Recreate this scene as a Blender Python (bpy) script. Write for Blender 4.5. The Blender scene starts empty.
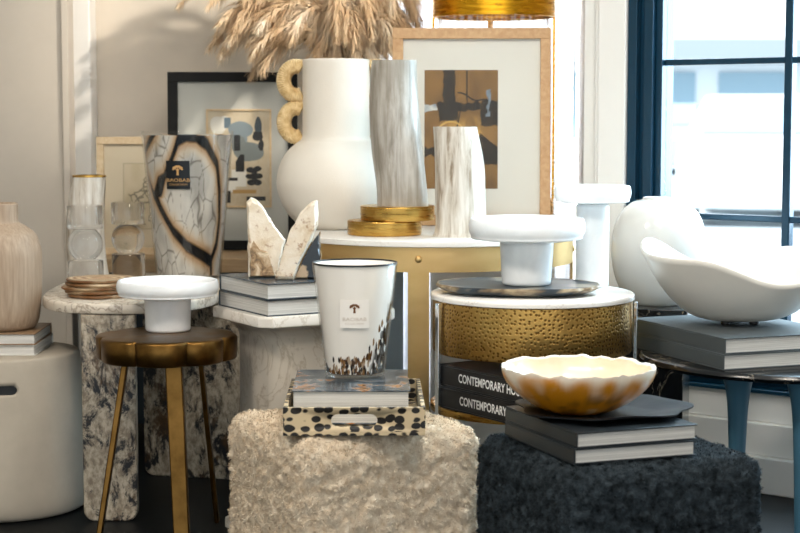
import bpy, bmesh, math, random
from mathutils import Vector, Matrix, noise
C = bpy.context.scene.collection
PI = math.pi
rnd = random.Random(7)

# ------------------------------------------------------------------ camera
CAM_Z, FPX, HOR = 1.08, 1700.0, 115.0
PITCH = math.atan((266.5 - HOR) / FPX)
cd = bpy.data.cameras.new('camera'); cam = bpy.data.objects.new('camera', cd); C.objects.link(cam)
cam.location = (0, 0, CAM_Z); cam.rotation_euler = (PI / 2 - PITCH, 0, 0)
cd.sensor_width = 36; cd.lens = FPX / 800 * 36
cd.dof.use_dof = True; cd.dof.focus_distance = 4.15; cd.dof.aperture_fstop = 5.6
bpy.context.scene.camera = cam

# ------------------------------------------------------------------ helpers
def lin(c):
    if isinstance(c, str):
        c = c.lstrip('#'); c = [int(c[i:i + 2], 16) / 255 for i in (0, 2, 4)]
    return tuple(x / 12.92 if x <= .04045 else ((x + .055) / 1.055) ** 2.4 for x in c)

def mixc(a, b, t):
    t = max(0., min(1., t)); return tuple(a[i] * (1 - t) + b[i] * t for i in range(3))

def sstep(a, b, x):
    t = max(0., min(1., (x - a) / (b - a))); return t * t * (3 - 2 * t)

def finish(bm, name, mat, parent=None, smooth=40, bevel=0, seg=2, loc=None, rot=None):
    bmesh.ops.recalc_face_normals(bm, faces=bm.faces)
    a = math.radians(smooth)
    for f in bm.faces: f.smooth = True
    for e in bm.edges:
        if len(e.link_faces) == 2:
            e.smooth = e.calc_face_angle(0) < a
    me = bpy.data.meshes.new(name); bm.to_mesh(me); bm.free()
    for m in (mat if isinstance(mat, (list, tuple)) else [mat]): me.materials.append(m)
    o = bpy.data.objects.new(name, me); C.objects.link(o)
    if bevel:
        b = o.modifiers.new('edge', 'BEVEL'); b.width = bevel; b.segments = seg; b.limit_method = 'ANGLE'; b.angle_limit = math.radians(40)
        b.harden_normals = False
    if parent: o.parent = parent
    if loc is not None: o.location = loc
    if rot is not None: o.rotation_euler = rot
    return o

def tag(o, label, cat, group=None, kind=None):
    o['label'] = label; o['category'] = cat
    if group: o['group'] = group
    if kind: o['kind'] = kind
    return o

def thing(name, label, cat, loc=(0, 0, 0), rotz=0, group=None):
    o = bpy.data.objects.new(name, None); C.objects.link(o); o.empty_display_size = .05
    o.location = loc; o.rotation_euler = (0, 0, rotz)
    return tag(o, label, cat, group)

def box(bm, x0, x1, y0, y1, z0, z1):
    v = [bm.verts.new(p) for p in ((x0,y0,z0),(x1,y0,z0),(x1,y1,z0),(x0,y1,z0),(x0,y0,z1),(x1,y0,z1),(x1,y1,z1),(x0,y1,z1))]
    for f in ((0,3,2,1),(4,5,6,7),(0,1,5,4),(1,2,6,5),(2,3,7,6),(3,0,4,7)): bm.faces.new([v[i] for i in f])

def prism(bm, pts, z0, z1):
    lo = [bm.verts.new((p[0], p[1], z0)) for p in pts]; hi = [bm.verts.new((p[0], p[1], z1)) for p in pts]
    bm.faces.new(lo[::-1]); bm.faces.new(hi); n = len(pts)
    for i in range(n): bm.faces.new((lo[i], lo[(i+1) % n], hi[(i+1) % n], hi[i]))

def loft(bm, loops, cap0=True, cap1=True, closed=True):
    R = [[bm.verts.new(p) for p in L] for L in loops]; n = len(R[0])
    for a, b in zip(R, R[1:]):
        for i in range(n if closed else n - 1): bm.faces.new((a[i], a[(i+1) % n], b[(i+1) % n], b[i]))
    if cap0: bm.faces.new(R[0][::-1])
    if cap1: bm.faces.new(R[-1])
    return R

def lathe(bm, prof, seg=64, cap0=True, cap1=True):
    return loft(bm, [[(r * math.cos(2*PI*i/seg), r * math.sin(2*PI*i/seg), z) for i in range(seg)] for r, z in prof], cap0, cap1)

def dense(prof, n):
    """resample a polyline profile with n points"""
    L = [0]
    for a, b in zip(prof, prof[1:]): L.append(L[-1] + math.dist(a, b))
    out = []
    for k in range(n):
        s = L[-1] * k / (n - 1); i = 0
        while i < len(L) - 2 and L[i+1] < s: i += 1
        t = (s - L[i]) / max(1e-9, L[i+1] - L[i]); a, b = prof[i], prof[i+1]
        out.append(tuple(a[j] * (1-t) + b[j] * t for j in range(len(a))))
    return out

def smoothp(pts, per=6):
    """Catmull-Rom through points"""
    out = []
    for i in range(len(pts) - 1):
        p0 = pts[max(0, i-1)]; p1 = pts[i]; p2 = pts[i+1]; p3 = pts[min(len(pts)-1, i+2)]
        for k in range(per):
            t = k / per
            out.append(tuple(.5 * (2*b + (c-a)*t + (2*a-5*b+4*c-d)*t*t + (3*b-a-3*c+d)*t**3) for a, b, c, d in zip(p0, p1, p2, p3)))
    out.append(tuple(pts[-1])); return out

def tube(bm, pts, rad, seg=10, cap=True, plane=None):
    pts = [Vector(p) for p in pts]; loops = []
    up = Vector((0, 0, 1))
    for i, p in enumerate(pts):
        d = (pts[min(i+1, len(pts)-1)] - pts[max(i-1, 0)]).normalized()
        a = d.cross(up) if plane is None else Vector(plane)
        if a.length < .05: a = d.cross(Vector((0, 1, 0)))
        a.normalize(); b = a.cross(d); r = rad[i] if isinstance(rad, (list, tuple)) else rad
        loops.append([p + a * (r * math.cos(2*PI*k/seg)) + b * (r * math.sin(2*PI*k/seg)) for k in range(seg)])
    loft(bm, loops, cap, cap)

def roundrect(w, d, r, n=8):
    pts = []
    for cx, cy, a0 in ((w/2-r, d/2-r, 0), (-w/2+r, d/2-r, 90), (-w/2+r, -d/2+r, 180), (w/2-r, -d/2+r, 270)):
        for k in range(n + 1):
            a = math.radians(a0 + 90*k/n); pts.append((cx + r*math.cos(a), cy + r*math.sin(a)))
    return pts

def colour(o, fn):
    me = o.data; at = me.color_attributes.new('Col', 'FLOAT_COLOR', 'POINT')
    for i, v in enumerate(me.vertices): at.data[i].color = (*fn(v.co), 1)

def text_bm(s, size, sx=1.0, depth=0, bold=0):
    cu = bpy.data.curves.new('t', 'FONT'); cu.body = s; cu.size = size; cu.align_x = 'CENTER'; cu.align_y = 'CENTER'; cu.offset = bold
    cu.resolution_u = 3
    t = bpy.data.objects.new('t', cu); C.objects.link(t)
    me = bpy.data.meshes.new_from_object(t.evaluated_get(bpy.context.evaluated_depsgraph_get()))
    bm = bmesh.new(); bm.from_mesh(me)
    bpy.data.objects.remove(t); bpy.data.meshes.remove(me); bpy.data.curves.remove(cu)
    for v in bm.verts: v.co.x *= sx
    return bm

def seg_dist(p, pts):
    """(distance, index+t) from p to polyline"""
    best = (9e9, 0)
    for i in range(len(pts) - 1):
        ax, ay = pts[i][:2]; bx, by = pts[i+1][:2]; dx, dy = bx-ax, by-ay
        t = max(0, min(1, ((p[0]-ax)*dx + (p[1]-ay)*dy) / (dx*dx + dy*dy + 1e-12)))
        d = math.hypot(p[0]-ax-dx*t, p[1]-ay-dy*t)
        if d < best[0]: best = (d, i + t)
    return best

def nz(x, y, z=0, s=1): return noise.noise(Vector((x*s, y*s, z*s)))

# ------------------------------------------------------------------ materials
class NT:
    def __init__(s, name):
        s.m = bpy.data.materials.new(name); s.m.use_nodes = True; s.t = s.m.node_tree; s.n = s.t.nodes
        s.p = s.n['Principled BSDF']; s.out = s.n['Material Output']
    def new(s, ty, **kw):
        x = s.n.new(ty)
        for k, v in kw.items(): setattr(x, k, v)
        return x
    def link(s, a, b): s.t.links.new(a, b)
    def coord(s, scale=(1,1,1), kind='Object', rot=(0,0,0)):
        c = s.new('ShaderNodeTexCoord'); mp = s.new('ShaderNodeMapping'); mp.inputs['Scale'].default_value = scale; mp.inputs['Rotation'].default_value = rot
        s.link(c.outputs[kind], mp.inputs[0]); return mp.outputs[0]
    def noise(s, vec, scale, detail=4, rough=.55, dist=0):
        x = s.new('ShaderNodeTexNoise'); x.inputs['Scale'].default_value = scale; x.inputs['Detail'].default_value = detail
        x.inputs['Roughness'].default_value = rough; x.inputs['Distortion'].default_value = dist
        if vec: s.link(vec, x.inputs['Vector'])
        return x.outputs['Fac']
    def ramp(s, fac, stops, interp='LINEAR'):
        r = s.new('ShaderNodeValToRGB'); e = r.color_ramp.elements; r.color_ramp.interpolation = interp
        while len(e) < len(stops): e.new(.5)
        for i, (p, c) in enumerate(stops):
            e[i].position = p; e[i].color = (*lin(c), 1) if not isinstance(c, (int, float)) else (c, c, c, 1)
        s.link(fac, r.inputs[0]); return r.outputs[0]
    def mix(s, fac, a, b, mode='MIX'):
        x = s.new('ShaderNodeMix', data_type='RGBA', blend_type=mode)
        for v, i in ((fac, 0), (a, 6), (b, 7)):
            if hasattr(v, 'links'): s.link(v, x.inputs[i])
            elif i == 0: x.inputs[0].default_value = v
            else: x.inputs[i].default_value = (*lin(v), 1)
        return x.outputs[2]
    def bump(s, h, strength=.3, dist=.01):
        b = s.new('ShaderNodeBump'); b.inputs['Strength'].default_value = strength; b.inputs['Distance'].default_value = dist
        s.link(h, b.inputs['Height']); s.link(b.outputs[0], s.p.inputs['Normal'])
    def base(s, c):
        if hasattr(c, 'links'): s.link(c, s.p.inputs['Base Color'])
        else: s.p.inputs['Base Color'].default_value = (*lin(c), 1)
    def set(s, **kw):
        for k, v in kw.items(): s.p.inputs[k.replace('_', ' ')].default_value = v
        return s

def plain(name, col, rough=.5, metal=0, bump=None, var=0, **kw):
    m = NT(name); m.set(Roughness=rough, Metallic=metal, **kw)
    v = m.coord()
    c = lin(col)
    n = m.noise(v, 14, 4)
    d = tuple(max(0, x * (1 - var)) for x in c); l = tuple(min(1, x * (1 + var)) for x in c)
    r = m.new('ShaderNodeValToRGB'); r.color_ramp.elements[0].color = (*d, 1); r.color_ramp.elements[1].color = (*l, 1)
    r.color_ramp.elements[0].position = .3; r.color_ramp.elements[1].position = .7
    m.link(n, r.inputs[0]); m.link(r.outputs[0], m.p.inputs['Base Color'])
    if bump: m.bump(m.noise(v, bump[0], 5), bump[1], bump[2] if len(bump) > 2 else .005)
    return m.m

def metal(name, col, rough=.3, col2=None, scale=(3, 3, 30)):
    m = NT(name); m.set(Metallic=1, Roughness=rough); v = m.coord(scale)
    n = m.noise(v, 4, 6)
    m.base(m.ramp(n, [(.3, col2 or col), (.7, col)]))
    rr = m.ramp(n, [(.2, max(0, rough - .08)), (.8, rough + .12)]); m.link(rr, m.p.inputs['Roughness'])
    m.bump(n, .06, .002); return m.m

def marble(name, base, vein, dark, scale=6, rough=.25, amount=.5, cloud=None):
    m = NT(name); m.set(Roughness=rough); v = m.coord()
    n = m.noise(v, scale, 8, .62, 1.6); w = m.noise(v, scale * .5, 5, .6, .8)
    c = m.ramp(w, [(.35, base), (.65, cloud or base)])
    vmask = m.ramp(n, [(.5 - .06 * amount, 0.), (.5, 1.), (.5 + .05 * amount, 0.)])
    c = m.mix(vmask, c, vein)
    sp = m.noise(v, scale * 4.5, 5, .7); msk = m.ramp(sp, [(.62 - .1 * amount, 0.), (.75 - .1 * amount, 1.)])
    c = m.mix(msk, c, dark); m.base(c); return m.m

def vcol(name, rough=.5, coat=0, **kw):
    m = NT(name); m.set(Roughness=rough, Coat_Weight=coat, Coat_Roughness=.05, **kw)
    a = m.new('ShaderNodeVertexColor'); a.layer_name = 'Col'; m.link(a.outputs[0], m.p.inputs['Base Color']); return m.m

def thin_glass(name, tint='#ffffff', ior=1.45, extra=.02, rough=.02):
    """clear sheet: lets light straight through and reflects by angle"""
    m = NT(name); tr = m.new('ShaderNodeBsdfTransparent'); gl = m.new('ShaderNodeBsdfGlossy'); mx = m.new('ShaderNodeMixShader')
    tr.inputs[0].default_value = (*lin(tint), 1); gl.inputs['Roughness'].default_value = rough
    fr = m.new('ShaderNodeLayerWeight'); fr.inputs[0].default_value = .5
    pw = m.new('ShaderNodeMath', operation='POWER'); pw.inputs[1].default_value = 4.5; m.link(fr.outputs['Facing'], pw.inputs[0])
    ad = m.new('ShaderNodeMath', operation='MULTIPLY_ADD'); ad.inputs[1].default_value = .85; ad.inputs[2].default_value = extra; m.link(pw.outputs[0], ad.inputs[0])
    m.link(ad.outputs[0], mx.inputs[0]); m.link(tr.outputs[0], mx.inputs[1]); m.link(gl.outputs[0], mx.inputs[2]); m.link(mx.outputs[0], m.out.inputs[0])
    m.n.remove(m.p); return m.m

def wood(name, a, b, scale=(2, 2, 30), rough=.5, rot=(0,0,0), spec=.5):
    m = NT(name); m.set(Roughness=rough, Specular_IOR_Level=spec); v = m.coord(scale, rot=rot)
    n = m.noise(v, 5, 6, .6, .6); m.base(m.ramp(n, [(.3, a), (.7, b)])); m.bump(n, .1, .002); return m.m

M = {}
M['wall'] = plain('painted_wall', '#cdc3b4', .85, bump=(60, .05), var=.02)
M['wall_grey'] = plain('partition_paint', '#c2b9ac', .85, bump=(60, .05), var=.02)
M['trim'] = plain('white_trim_paint', '#eae8e3', .5, var=.01)
M['ceiling'] = plain('ceiling_paint', '#e9e6e0', .9, var=.01)
M['window_black_sky_tint'] = plain('sky_tinted_black_metal', '#0b3348', .25, .2)  # black metal with the blue sky reflection put into its base colour
M['floor'] = wood('dark_floor', '#080b0d', '#14181a', (1.2, 12, 1), .45, spec=.12)
M['pane'] = thin_glass('window_glass', '#f4fbff')
M['glazing'] = thin_glass('picture_glass', '#fdfdfc', 1.42, .003, .06)
M['clear'] = thin_glass('clear_glass', '#fdfdfc', 1.5, .02)
g = NT('solid_glass'); g.set(Roughness=.0, Transmission_Weight=1, IOR=1.35); g.base('#ffffff')
tr = g.new('ShaderNodeBsdfTransparent'); tr.inputs[0].default_value = (.99, .99, .985, 1); mx = g.new('ShaderNodeMixShader'); mx.inputs[0].default_value = .75
g.link(tr.outputs[0], mx.inputs[1]); g.link(g.p.outputs[0], mx.inputs[2]); g.link(mx.outputs[0], g.out.inputs[0]); M['glass'] = g.m
M['brass'] = metal('brushed_brass', '#d2ab5e', .27, '#b98d42')
M['brass_satin'] = metal('satin_brass', '#d9b983', .45, '#cba76c', (1.5, 1.5, 4))
M['brass_gold'] = metal('gold_brass', '#e3ab2c', .25, '#c98d18')
M['bronze'] = metal('aged_bronze', '#7d5d30', .33, '#523a1a', (4, 4, 4))
M['chrome'] = metal('chrome', '#d9dde0', .12)
M['steel_grey'] = plain('grey_blue_steel', '#c2d0da', .35, .0)
M['black_matte'] = plain('black_lacquer', '#0d0f10', .4)
M['paper'] = plain('page_edges', '#cfcdc6', .8, var=.05)
mp = NT('page_edges_lined'); mp.set(Roughness=.8); mp.base(mp.ramp(mp.noise(mp.coord((1, 1, 260)), 4, 3), [(.35, '#b5b3ae'), (.65, '#dad8d2')])); M['pages'] = mp.m
M['cream_pages'] = mp.m
M['white_ceramic'] = plain('matte_white_ceramic', '#e3dcd0', .55, bump=(220, .25, .002), var=.02)
M['gloss_white'] = plain('glossy_white_ceramic', '#d9d9d5', .16, var=.01)
M['wavy_white'] = plain('satin_white_ceramic', '#dedad1', .28, bump=(90, .05), var=.02)
M['alabaster'] = NT('white_alabaster').m
a = NT('white_alabaster_stone'); a.set(Roughness=.22, Subsurface_Weight=.35, Subsurface_Radius=(.03, .03, .03), Subsurface_Scale=.6)
a.base(a.ramp(a.noise(a.coord(), 9, 5, .6, 1.2), [(.3, '#e6eaec'), (.7, '#f5f7f8')])); M['alabaster'] = a.m
M['marble_top'] = marble('white_marble', '#e4dfd6', '#c8bfb2', '#b8ada0', 5, .25, .4, '#d8d2c8')
M['marble_white'] = marble('pale_marble', '#efece6', '#dcd7d0', '#d5cfc6', 4, .2, .25, '#e8e4de')
M['marble_grey'] = marble('veined_grey_marble', '#cbc1b2', '#aea290', '#9c8e7c', 3.2, .3, .35, '#b3ada4')
M['marble_side'] = marble('cream_table_marble', '#ddd3c3', '#a49584', '#8b7c6c', 10, .25, .6, '#cfc4b3')
m = NT('speckled_granite'); m.set(Roughness=.3); v = m.coord((1, 1, .6), rot=(0, .3, 0))
n1 = m.noise(v, 13, 8, .75, .5); n2 = m.noise(v, 50, 6, .75); n3 = m.noise(v, 11, 6, .7, .4)
c = m.mix(m.ramp(n2, [(.42, 0.), (.6, 1.)]), '#c2b6a2', '#857866')
c = m.mix(m.ramp(n1, [(.50, 0.), (.56, 1.)]), c, '#1b1d22'); c = m.mix(m.ramp(n3, [(.54, 0.), (.62, .9)]), c, '#4e3820'); m.base(c); M['granite'] = m.m
M['black_marble'] = marble('black_marble', '#101214', '#8d8170', '#1a1d20', 3, .2, .07)
M['concrete'] = plain('pale_concrete', '#b3a999', .75, bump=(30, .12), var=.06)
m = NT('sand_glaze'); m.set(Roughness=.6); v = m.coord((22, 22, 1.2)); n = m.noise(v, 6, 5, .6)
m.base(m.ramp(n, [(.3, '#97806a'), (.7, '#b39d85')])); m.bump(n, .2, .003); M['sand'] = m.m
m = NT('hammered_brass'); m.set(Metallic=1, Roughness=.36); v = m.coord(); sx = m.new('ShaderNodeSeparateXYZ'); m.link(v, sx.inputs[0])
at = m.new('ShaderNodeMath', operation='ARCTAN2'); m.link(sx.outputs[1], at.inputs[0]); m.link(sx.outputs[0], at.inputs[1])
mu = m.new('ShaderNodeMath', operation='MULTIPLY'); mu.inputs[1].default_value = .25; m.link(at.outputs[0], mu.inputs[0])
cb = m.new('ShaderNodeCombineXYZ'); m.link(mu.outputs[0], cb.inputs[0]); m.link(sx.outputs[2], cb.inputs[1])
vo = m.new('ShaderNodeTexVoronoi', voronoi_dimensions='2D'); vo.inputs['Scale'].default_value = 88; vo.inputs['Randomness'].default_value = .7; m.link(cb.outputs[0], vo.inputs['Vector']); d = vo.outputs['Distance']
m.base(m.mix(m.ramp(d, [(.18, .8), (.30, 0.)]), '#c49c58', '#7a5526')); m.bump(m.ramp(d, [(.1, 0.), (.36, 1.)]), .35, .0025); M['hammered'] = m.m
m = NT('spotted_hide'); m.set(Roughness=.6); v = m.coord((.85, 1, 1.15)); n = m.new('ShaderNodeTexNoise'); n.inputs['Scale'].default_value = 22
m.link(v, n.inputs['Vector']); ad = m.new('ShaderNodeMix', data_type='RGBA', blend_type='ADD'); ad.inputs[0].default_value = .012
m.link(v, ad.inputs[6]); m.link(n.outputs['Color'], ad.inputs[7])
vo = m.new('ShaderNodeTexVoronoi'); vo.inputs['Scale'].default_value = 46; vo.inputs['Randomness'].default_value = .5; m.link(ad.outputs[2], vo.inputs['Vector'])
m.base(m.mix(m.ramp(vo.outputs['Distance'], [(.41, 1.), (.47, 0.)]), '#c8b491', '#16120e')); M['hide'] = m.m
M['charcoal_cover'] = plain('charcoal_book_cloth', '#23292d', .35, Specular_IOR_Level=.2, var=.08)
M['grey_cover'] = plain('grey_book_cloth', '#484e50', .6, Specular_IOR_Level=.3, var=.04)
M['slate_cover'] = plain('slate_glossy_cover', '#3f4850', .22, var=.2)
M['black_cover'] = plain('black_book_cloth', '#15171a', .3)
M['tan_cover'] = plain('tan_book_cover', '#8a6f52', .5, var=.1)
m = NT('photo_book_cover'); m.set(Roughness=.2, Specular_IOR_Level=.3); v = m.coord((1, 1, 1)); n = m.noise(v, 16, 5, .6, .7)
m.base(m.ramp(n, [(.40, '#2f373d'), (.50, '#4b545a'), (.56, '#77797a'), (.60, '#a8713a'), (.66, '#3a2c20')])); M['photo_cover'] = m.m
M['lettering'] = plain('white_lettering', '#eeeeec', .6)
M['gold_letter'] = plain('gold_lettering', '#c49a63', .4)
M['taupe_letter'] = plain('taupe_lettering', '#cdc3b6', .6)
M['brown_print'] = plain('brown_print', '#6d4522', .6)
M['label_black'] = plain('black_label', '#0b1217', .3)
M['label_white'] = plain('ivory_label', '#f3efe8', .5)
M['wax'] = plain('ivory_wax', '#ece6da', .5)
M['oak'] = wood('oak_frame', '#b58a5e', '#c9a377', (12, 12, 12), .5)
M['pale_oak'] = wood('pale_oak', '#c8ac84', '#dcc6a3', (14, 14, 14), .55)
M['black_wood'] = plain('black_frame_wood', '#0a0b0a', .6, var=.1, Specular_IOR_Level=.25)
M['mat_board'] = plain('white_mat_board', '#dddad3', .8, var=.01)
M['mat_grey'] = plain('grey_mat_board', '#c3c4bf', .8, var=.01)
M['mat_cream'] = plain('cream_mat_board', '#d2c4ac', .8, var=.02)
M['art'] = vcol('painted_picture', .6)
M['agate'] = vcol('agate_glaze', .14, .6)
M['flake'] = vcol('flecked_white_glass', .16, .6)
M['vstone'] = vcol('petrified_wood', .45)
M['honey'] = vcol('honey_alabaster', .3, .15)
m = NT('raffia_wrap'); m.set(Roughness=.55); w = m.noise(m.coord(), 60, 3); m.base(m.ramp(w, [(.3, '#c4a36d'), (.7, '#ead3a5')])); M['raffia'] = m.m
m = NT('streaked_horn'); m.set(Roughness=.35); v = m.coord((9, 9, .9)); n = m.noise(v, 5, 6, .65, .4); n2 = m.noise(m.coord(), 6, 4)
m.base(m.mix(m.ramp(n2, [(.45, 0.), (.7, .7)]), m.ramp(n, [(.30, '#7c7468'), (.45, '#a19b91'), (.64, '#c4c0b9')]), '#8d8678')); m.bump(n, .1, .004); M['horn'] = m.m
m = NT('pale_streaked_horn'); m.set(Roughness=.4); v = m.coord((11, 11, 1.1)); n = m.noise(v, 5, 6, .65, .4)
m.base(m.ramp(n, [(.32, '#85745f'), (.45, '#c2b9ab'), (.62, '#dedad2')])); m.bump(n, .1, .004); M['horn_pale'] = m.m
m = NT('petrified_wood'); m.set(Roughness=.5); v = m.coord(); n1 = m.noise(v, 14, 6, .65, 1.0); n2 = m.noise(v, 40, 6, .7); n3 = m.noise(v, 9, 3)
c = m.ramp(n1, [(.3, '#cdb795'), (.5, '#e6dac6'), (.7, '#efe7d9')]); c = m.mix(m.ramp(n2, [(.56, 0.), (.66, .8)]), c, '#9a7048'); c = m.mix(m.ramp(n1, [(.66, 0.), (.70, .85), (.74, 0.)]), c, '#4a3a2c')
m.base(c); m.bump(n2, .5, .004); M['petrified'] = m.m
m = NT('petrified_wood_bark'); m.set(Roughness=.5); n1 = m.noise(v2 := m.coord(), 22, 6, .65, 1.2); n2 = m.noise(v2, 60, 5, .7)
c = m.ramp(n1, [(.32, '#4b3b2d'), (.48, '#a88a66'), (.62, '#dccbb0')]); m.base(m.mix(m.ramp(n2, [(.6, 0.), (.68, .8)]), c, '#3a2d22')); m.bump(n2, .6, .004); M['petrified_dark'] = m.m
m = NT('polished_petrified_wood'); m.set(Roughness=.15); n1 = m.noise(m.coord(), 16, 4, .5); m.base(m.ramp(n1, [(.55, '#111c24'), (.6, '#cbb190')])); M['polished'] = m.m
M['curtain'] = None
m = NT('sheer_curtain'); df = m.new('ShaderNodeBsdfDiffuse'); tl = m.new('ShaderNodeBsdfTranslucent'); mx = m.new('ShaderNodeMixShader'); mx.inputs[0].default_value = .5
df.inputs[0].default_value = (.82, .84, .86, 1); tl.inputs[0].default_value = (.75, .78, .82, 1)
m.link(df.outputs[0], mx.inputs[1]); m.link(tl.outputs[0], mx.inputs[2]); m.link(mx.outputs[0], m.out.inputs[0]); m.n.remove(m.p); M['curtain'] = m.m
M['ribbed_glass'] = thin_glass('ribbed_glass', '#f3f1ee', 1.5, .15, .12)
m = NT('pampas_fluff'); m.set(Roughness=.9); m.base(m.ramp(m.noise(m.coord(), 9, 5, .6), [(.3, '#b8936a'), (.5, '#dcc3a0'), (.68, '#f2e6d2')])); M['pampas'] = m.m
M['stem'] = plain('dry_stem', '#8d7750', .8)
M['dark_body'] = plain('dark_cabinet', '#22303a', .5, var=.1)
M['oak_top'] = wood('sideboard_wood', '#a98a63', '#bfa27c', (2, 20, 20), .5)
M['leg_blue'] = plain('blue_grey_enamel', '#3f6a80', .4)
M['iron_plate'] = plain('dark_iron', '#0b0f13', .42, .0, Specular_IOR_Level=.25, bump=(40, .1))
def fleece(name, c0, c1):
    m = NT(name); m.set(Roughness=1.0, Specular_IOR_Level=.1); n = m.noise(m.coord(), 55, 4, .6)
    m.base(m.ramp(n, [(.3, c0), (.7, c1)])); return m.m
M['cream_fleece'] = fleece('cream_fleece', '#c9b498', '#ebdec9')
M['black_fleece'] = fleece('black_fleece', '#0e1214', '#424b51')
M['asphalt'] = plain('street_asphalt', '#b9bdc0', .9, var=.05)
M['facade'] = plain('pale_facade', '#dfe3e6', .9, var=.03)
M['awning'] = plain('grey_awning', '#8b9298', .8)
M['car_white'] = plain('white_car_paint', '#e4e8ea', .2)
M['car_silver'] = plain('silver_car_paint', '#9fb0bb', .25)
M['car_glass'] = plain('dark_car_glass', '#8fa9b8', .1)
M['tyre'] = plain('black_tyre', '#3c3f41', .8)
M['lamp'] = plain('headlamp', '#dfe7ee', .1)

# ------------------------------------------------------------------ room shell
def struct(name, bm, m, parent=None, bevel=0):
    o = finish(bm, name, m, parent, bevel=bevel)
    if not parent: o['kind'] = 'structure'
    return o

E = Vector((.79, -.613, 0)).normalized(); ANG = math.atan2(E.y, E.x); N = Vector((-E.y, E.x, 0)); W0 = Vector((.687, 5.12, 0))
def wpt(t, n=0): p = W0 + E * t + N * n; return (p.x, p.y)
poly = [(-3.2, -2.2), (2.9, -2.2), wpt(2.75), wpt(-.17), (.66, 6.35), (-3.2, 6.35)]
bm = bmesh.new(); prism(bm, poly, -.06, 0); struct('floor', bm, M['floor'])
bm = bmesh.new(); prism(bm, poly, 2.75, 2.83); struct('ceiling', bm, M['ceiling'])
bm = bmesh.new(); box(bm, -1.5, -.07, 6.15, 6.27, 0, 2.75); box(bm, -.07, .66, 6.25, 6.35, 2.45, 2.75); box(bm, -.07, .66, 6.25, 6.35, 0, .15); struct('wall_back', bm, M['wall'])
bm = bmesh.new(); box(bm, -3.2, -1.115, 5.75, 5.85, 0, 2.75); struct('wall_partition', bm, M['wall_grey'])
bm = bmesh.new(); box(bm, -3.3, -3.2, -2.2, 5.75, 0, 2.75); struct('wall_left', bm, M['wall'])
bm = bmesh.new(); box(bm, -1.19, -1.09, 6.02, 6.15, 0, 2.75); struct('trim_1', bm, M['trim'], bevel=.004)
bm = bmesh.new(); box(bm, -1.135, -1.112, 5.735, 5.75, 0, 2.75); struct('trim_2', bm, M['wall_grey'], bevel=.003)
bm = bmesh.new(); x1, y1 = wpt(2.75); box(bm, 2.9, 3.0, -2.2, y1, 0, 2.75); struct('wall_right', bm, M['wall'])

# window wall, built along its own axis (x along wall, y outward, z up)
def wall_axis(o): o.location = W0; o.rotation_euler = (0, 0, ANG); return o
bm = bmesh.new()
box(bm, 0, 2.75, .02, .16, 0, .285); box(bm, 0, 2.75, .02, .16, 2.2, 2.75); box(bm, -.17, 0, .02, .16, 0, 2.75); box(bm, 2.05, 2.75, .02, .16, .285, 2.2)
wall_axis(struct('wall_window', bm, M['trim']))
bm = bmesh.new(); q0 = wpt(-.17, .16); prism(bm, [wpt(-.168, .03), q0, (.74, 6.35), (.655, 6.35)], 0, 2.75); struct('wall_return', bm, M['wall'])
bm = bmesh.new(); box(bm, -.0985, -.003, -.02, .02, 0, 2.75); box(bm, -.118, -.0985, -.005, .02, 0, 2.75); wall_axis(struct('trim_3', bm, M['trim'], bevel=.004))
bm = bmesh.new(); box(bm, -.0, 2.75, -.015, .02, .2, .285); box(bm, 0, 2.75, -.03, .02, .105, .2); box(bm, 0, 2.75, -.05, .02, 0, .105); wall_axis(struct('baseboard_window', bm, M['trim'], bevel=.004))
win = bpy.data.objects.new('window_1', None); C.objects.link(win); win['kind'] = 'structure'; wall_axis(win)
bm = bmesh.new()
for x0, x1_, y0 in ((0, .03, -.012), (.03, .047, .012), (.047, .078, 0.0), (.078, .1, .018)): box(bm, x0, x1_, y0, .09, .285, 2.2)
for z0, z1, y0 in ((.285, .297, -.03), (.297, .315, .0), (.315, .325, -.012), (.325, .345, .018)): box(bm, .1, 2.05, y0, .09, z0, z1)
struct('window_frame', bm, M['window_black_sky_tint'], win, bevel=.002)
for k in range(4):
    t = .4846 + .385 * k
    bm = bmesh.new(); box(bm, t, t + .024, .03, .062, .345, 2.2); struct('muntin', bm, M['window_black_sky_tint'], win, bevel=.003)
for z in (.782, 1.235, 1.688):
    bm = bmesh.new(); box(bm, .1, 2.05, .034, .058, z - .009, z + .009); struct('muntin', bm, M['window_black_sky_tint'], win, bevel=.003)
bm = bmesh.new(); box(bm, .1, 2.05, .044, .048, .345, 2.2); struct('glass_pane', bm, M['pane'], win)

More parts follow.
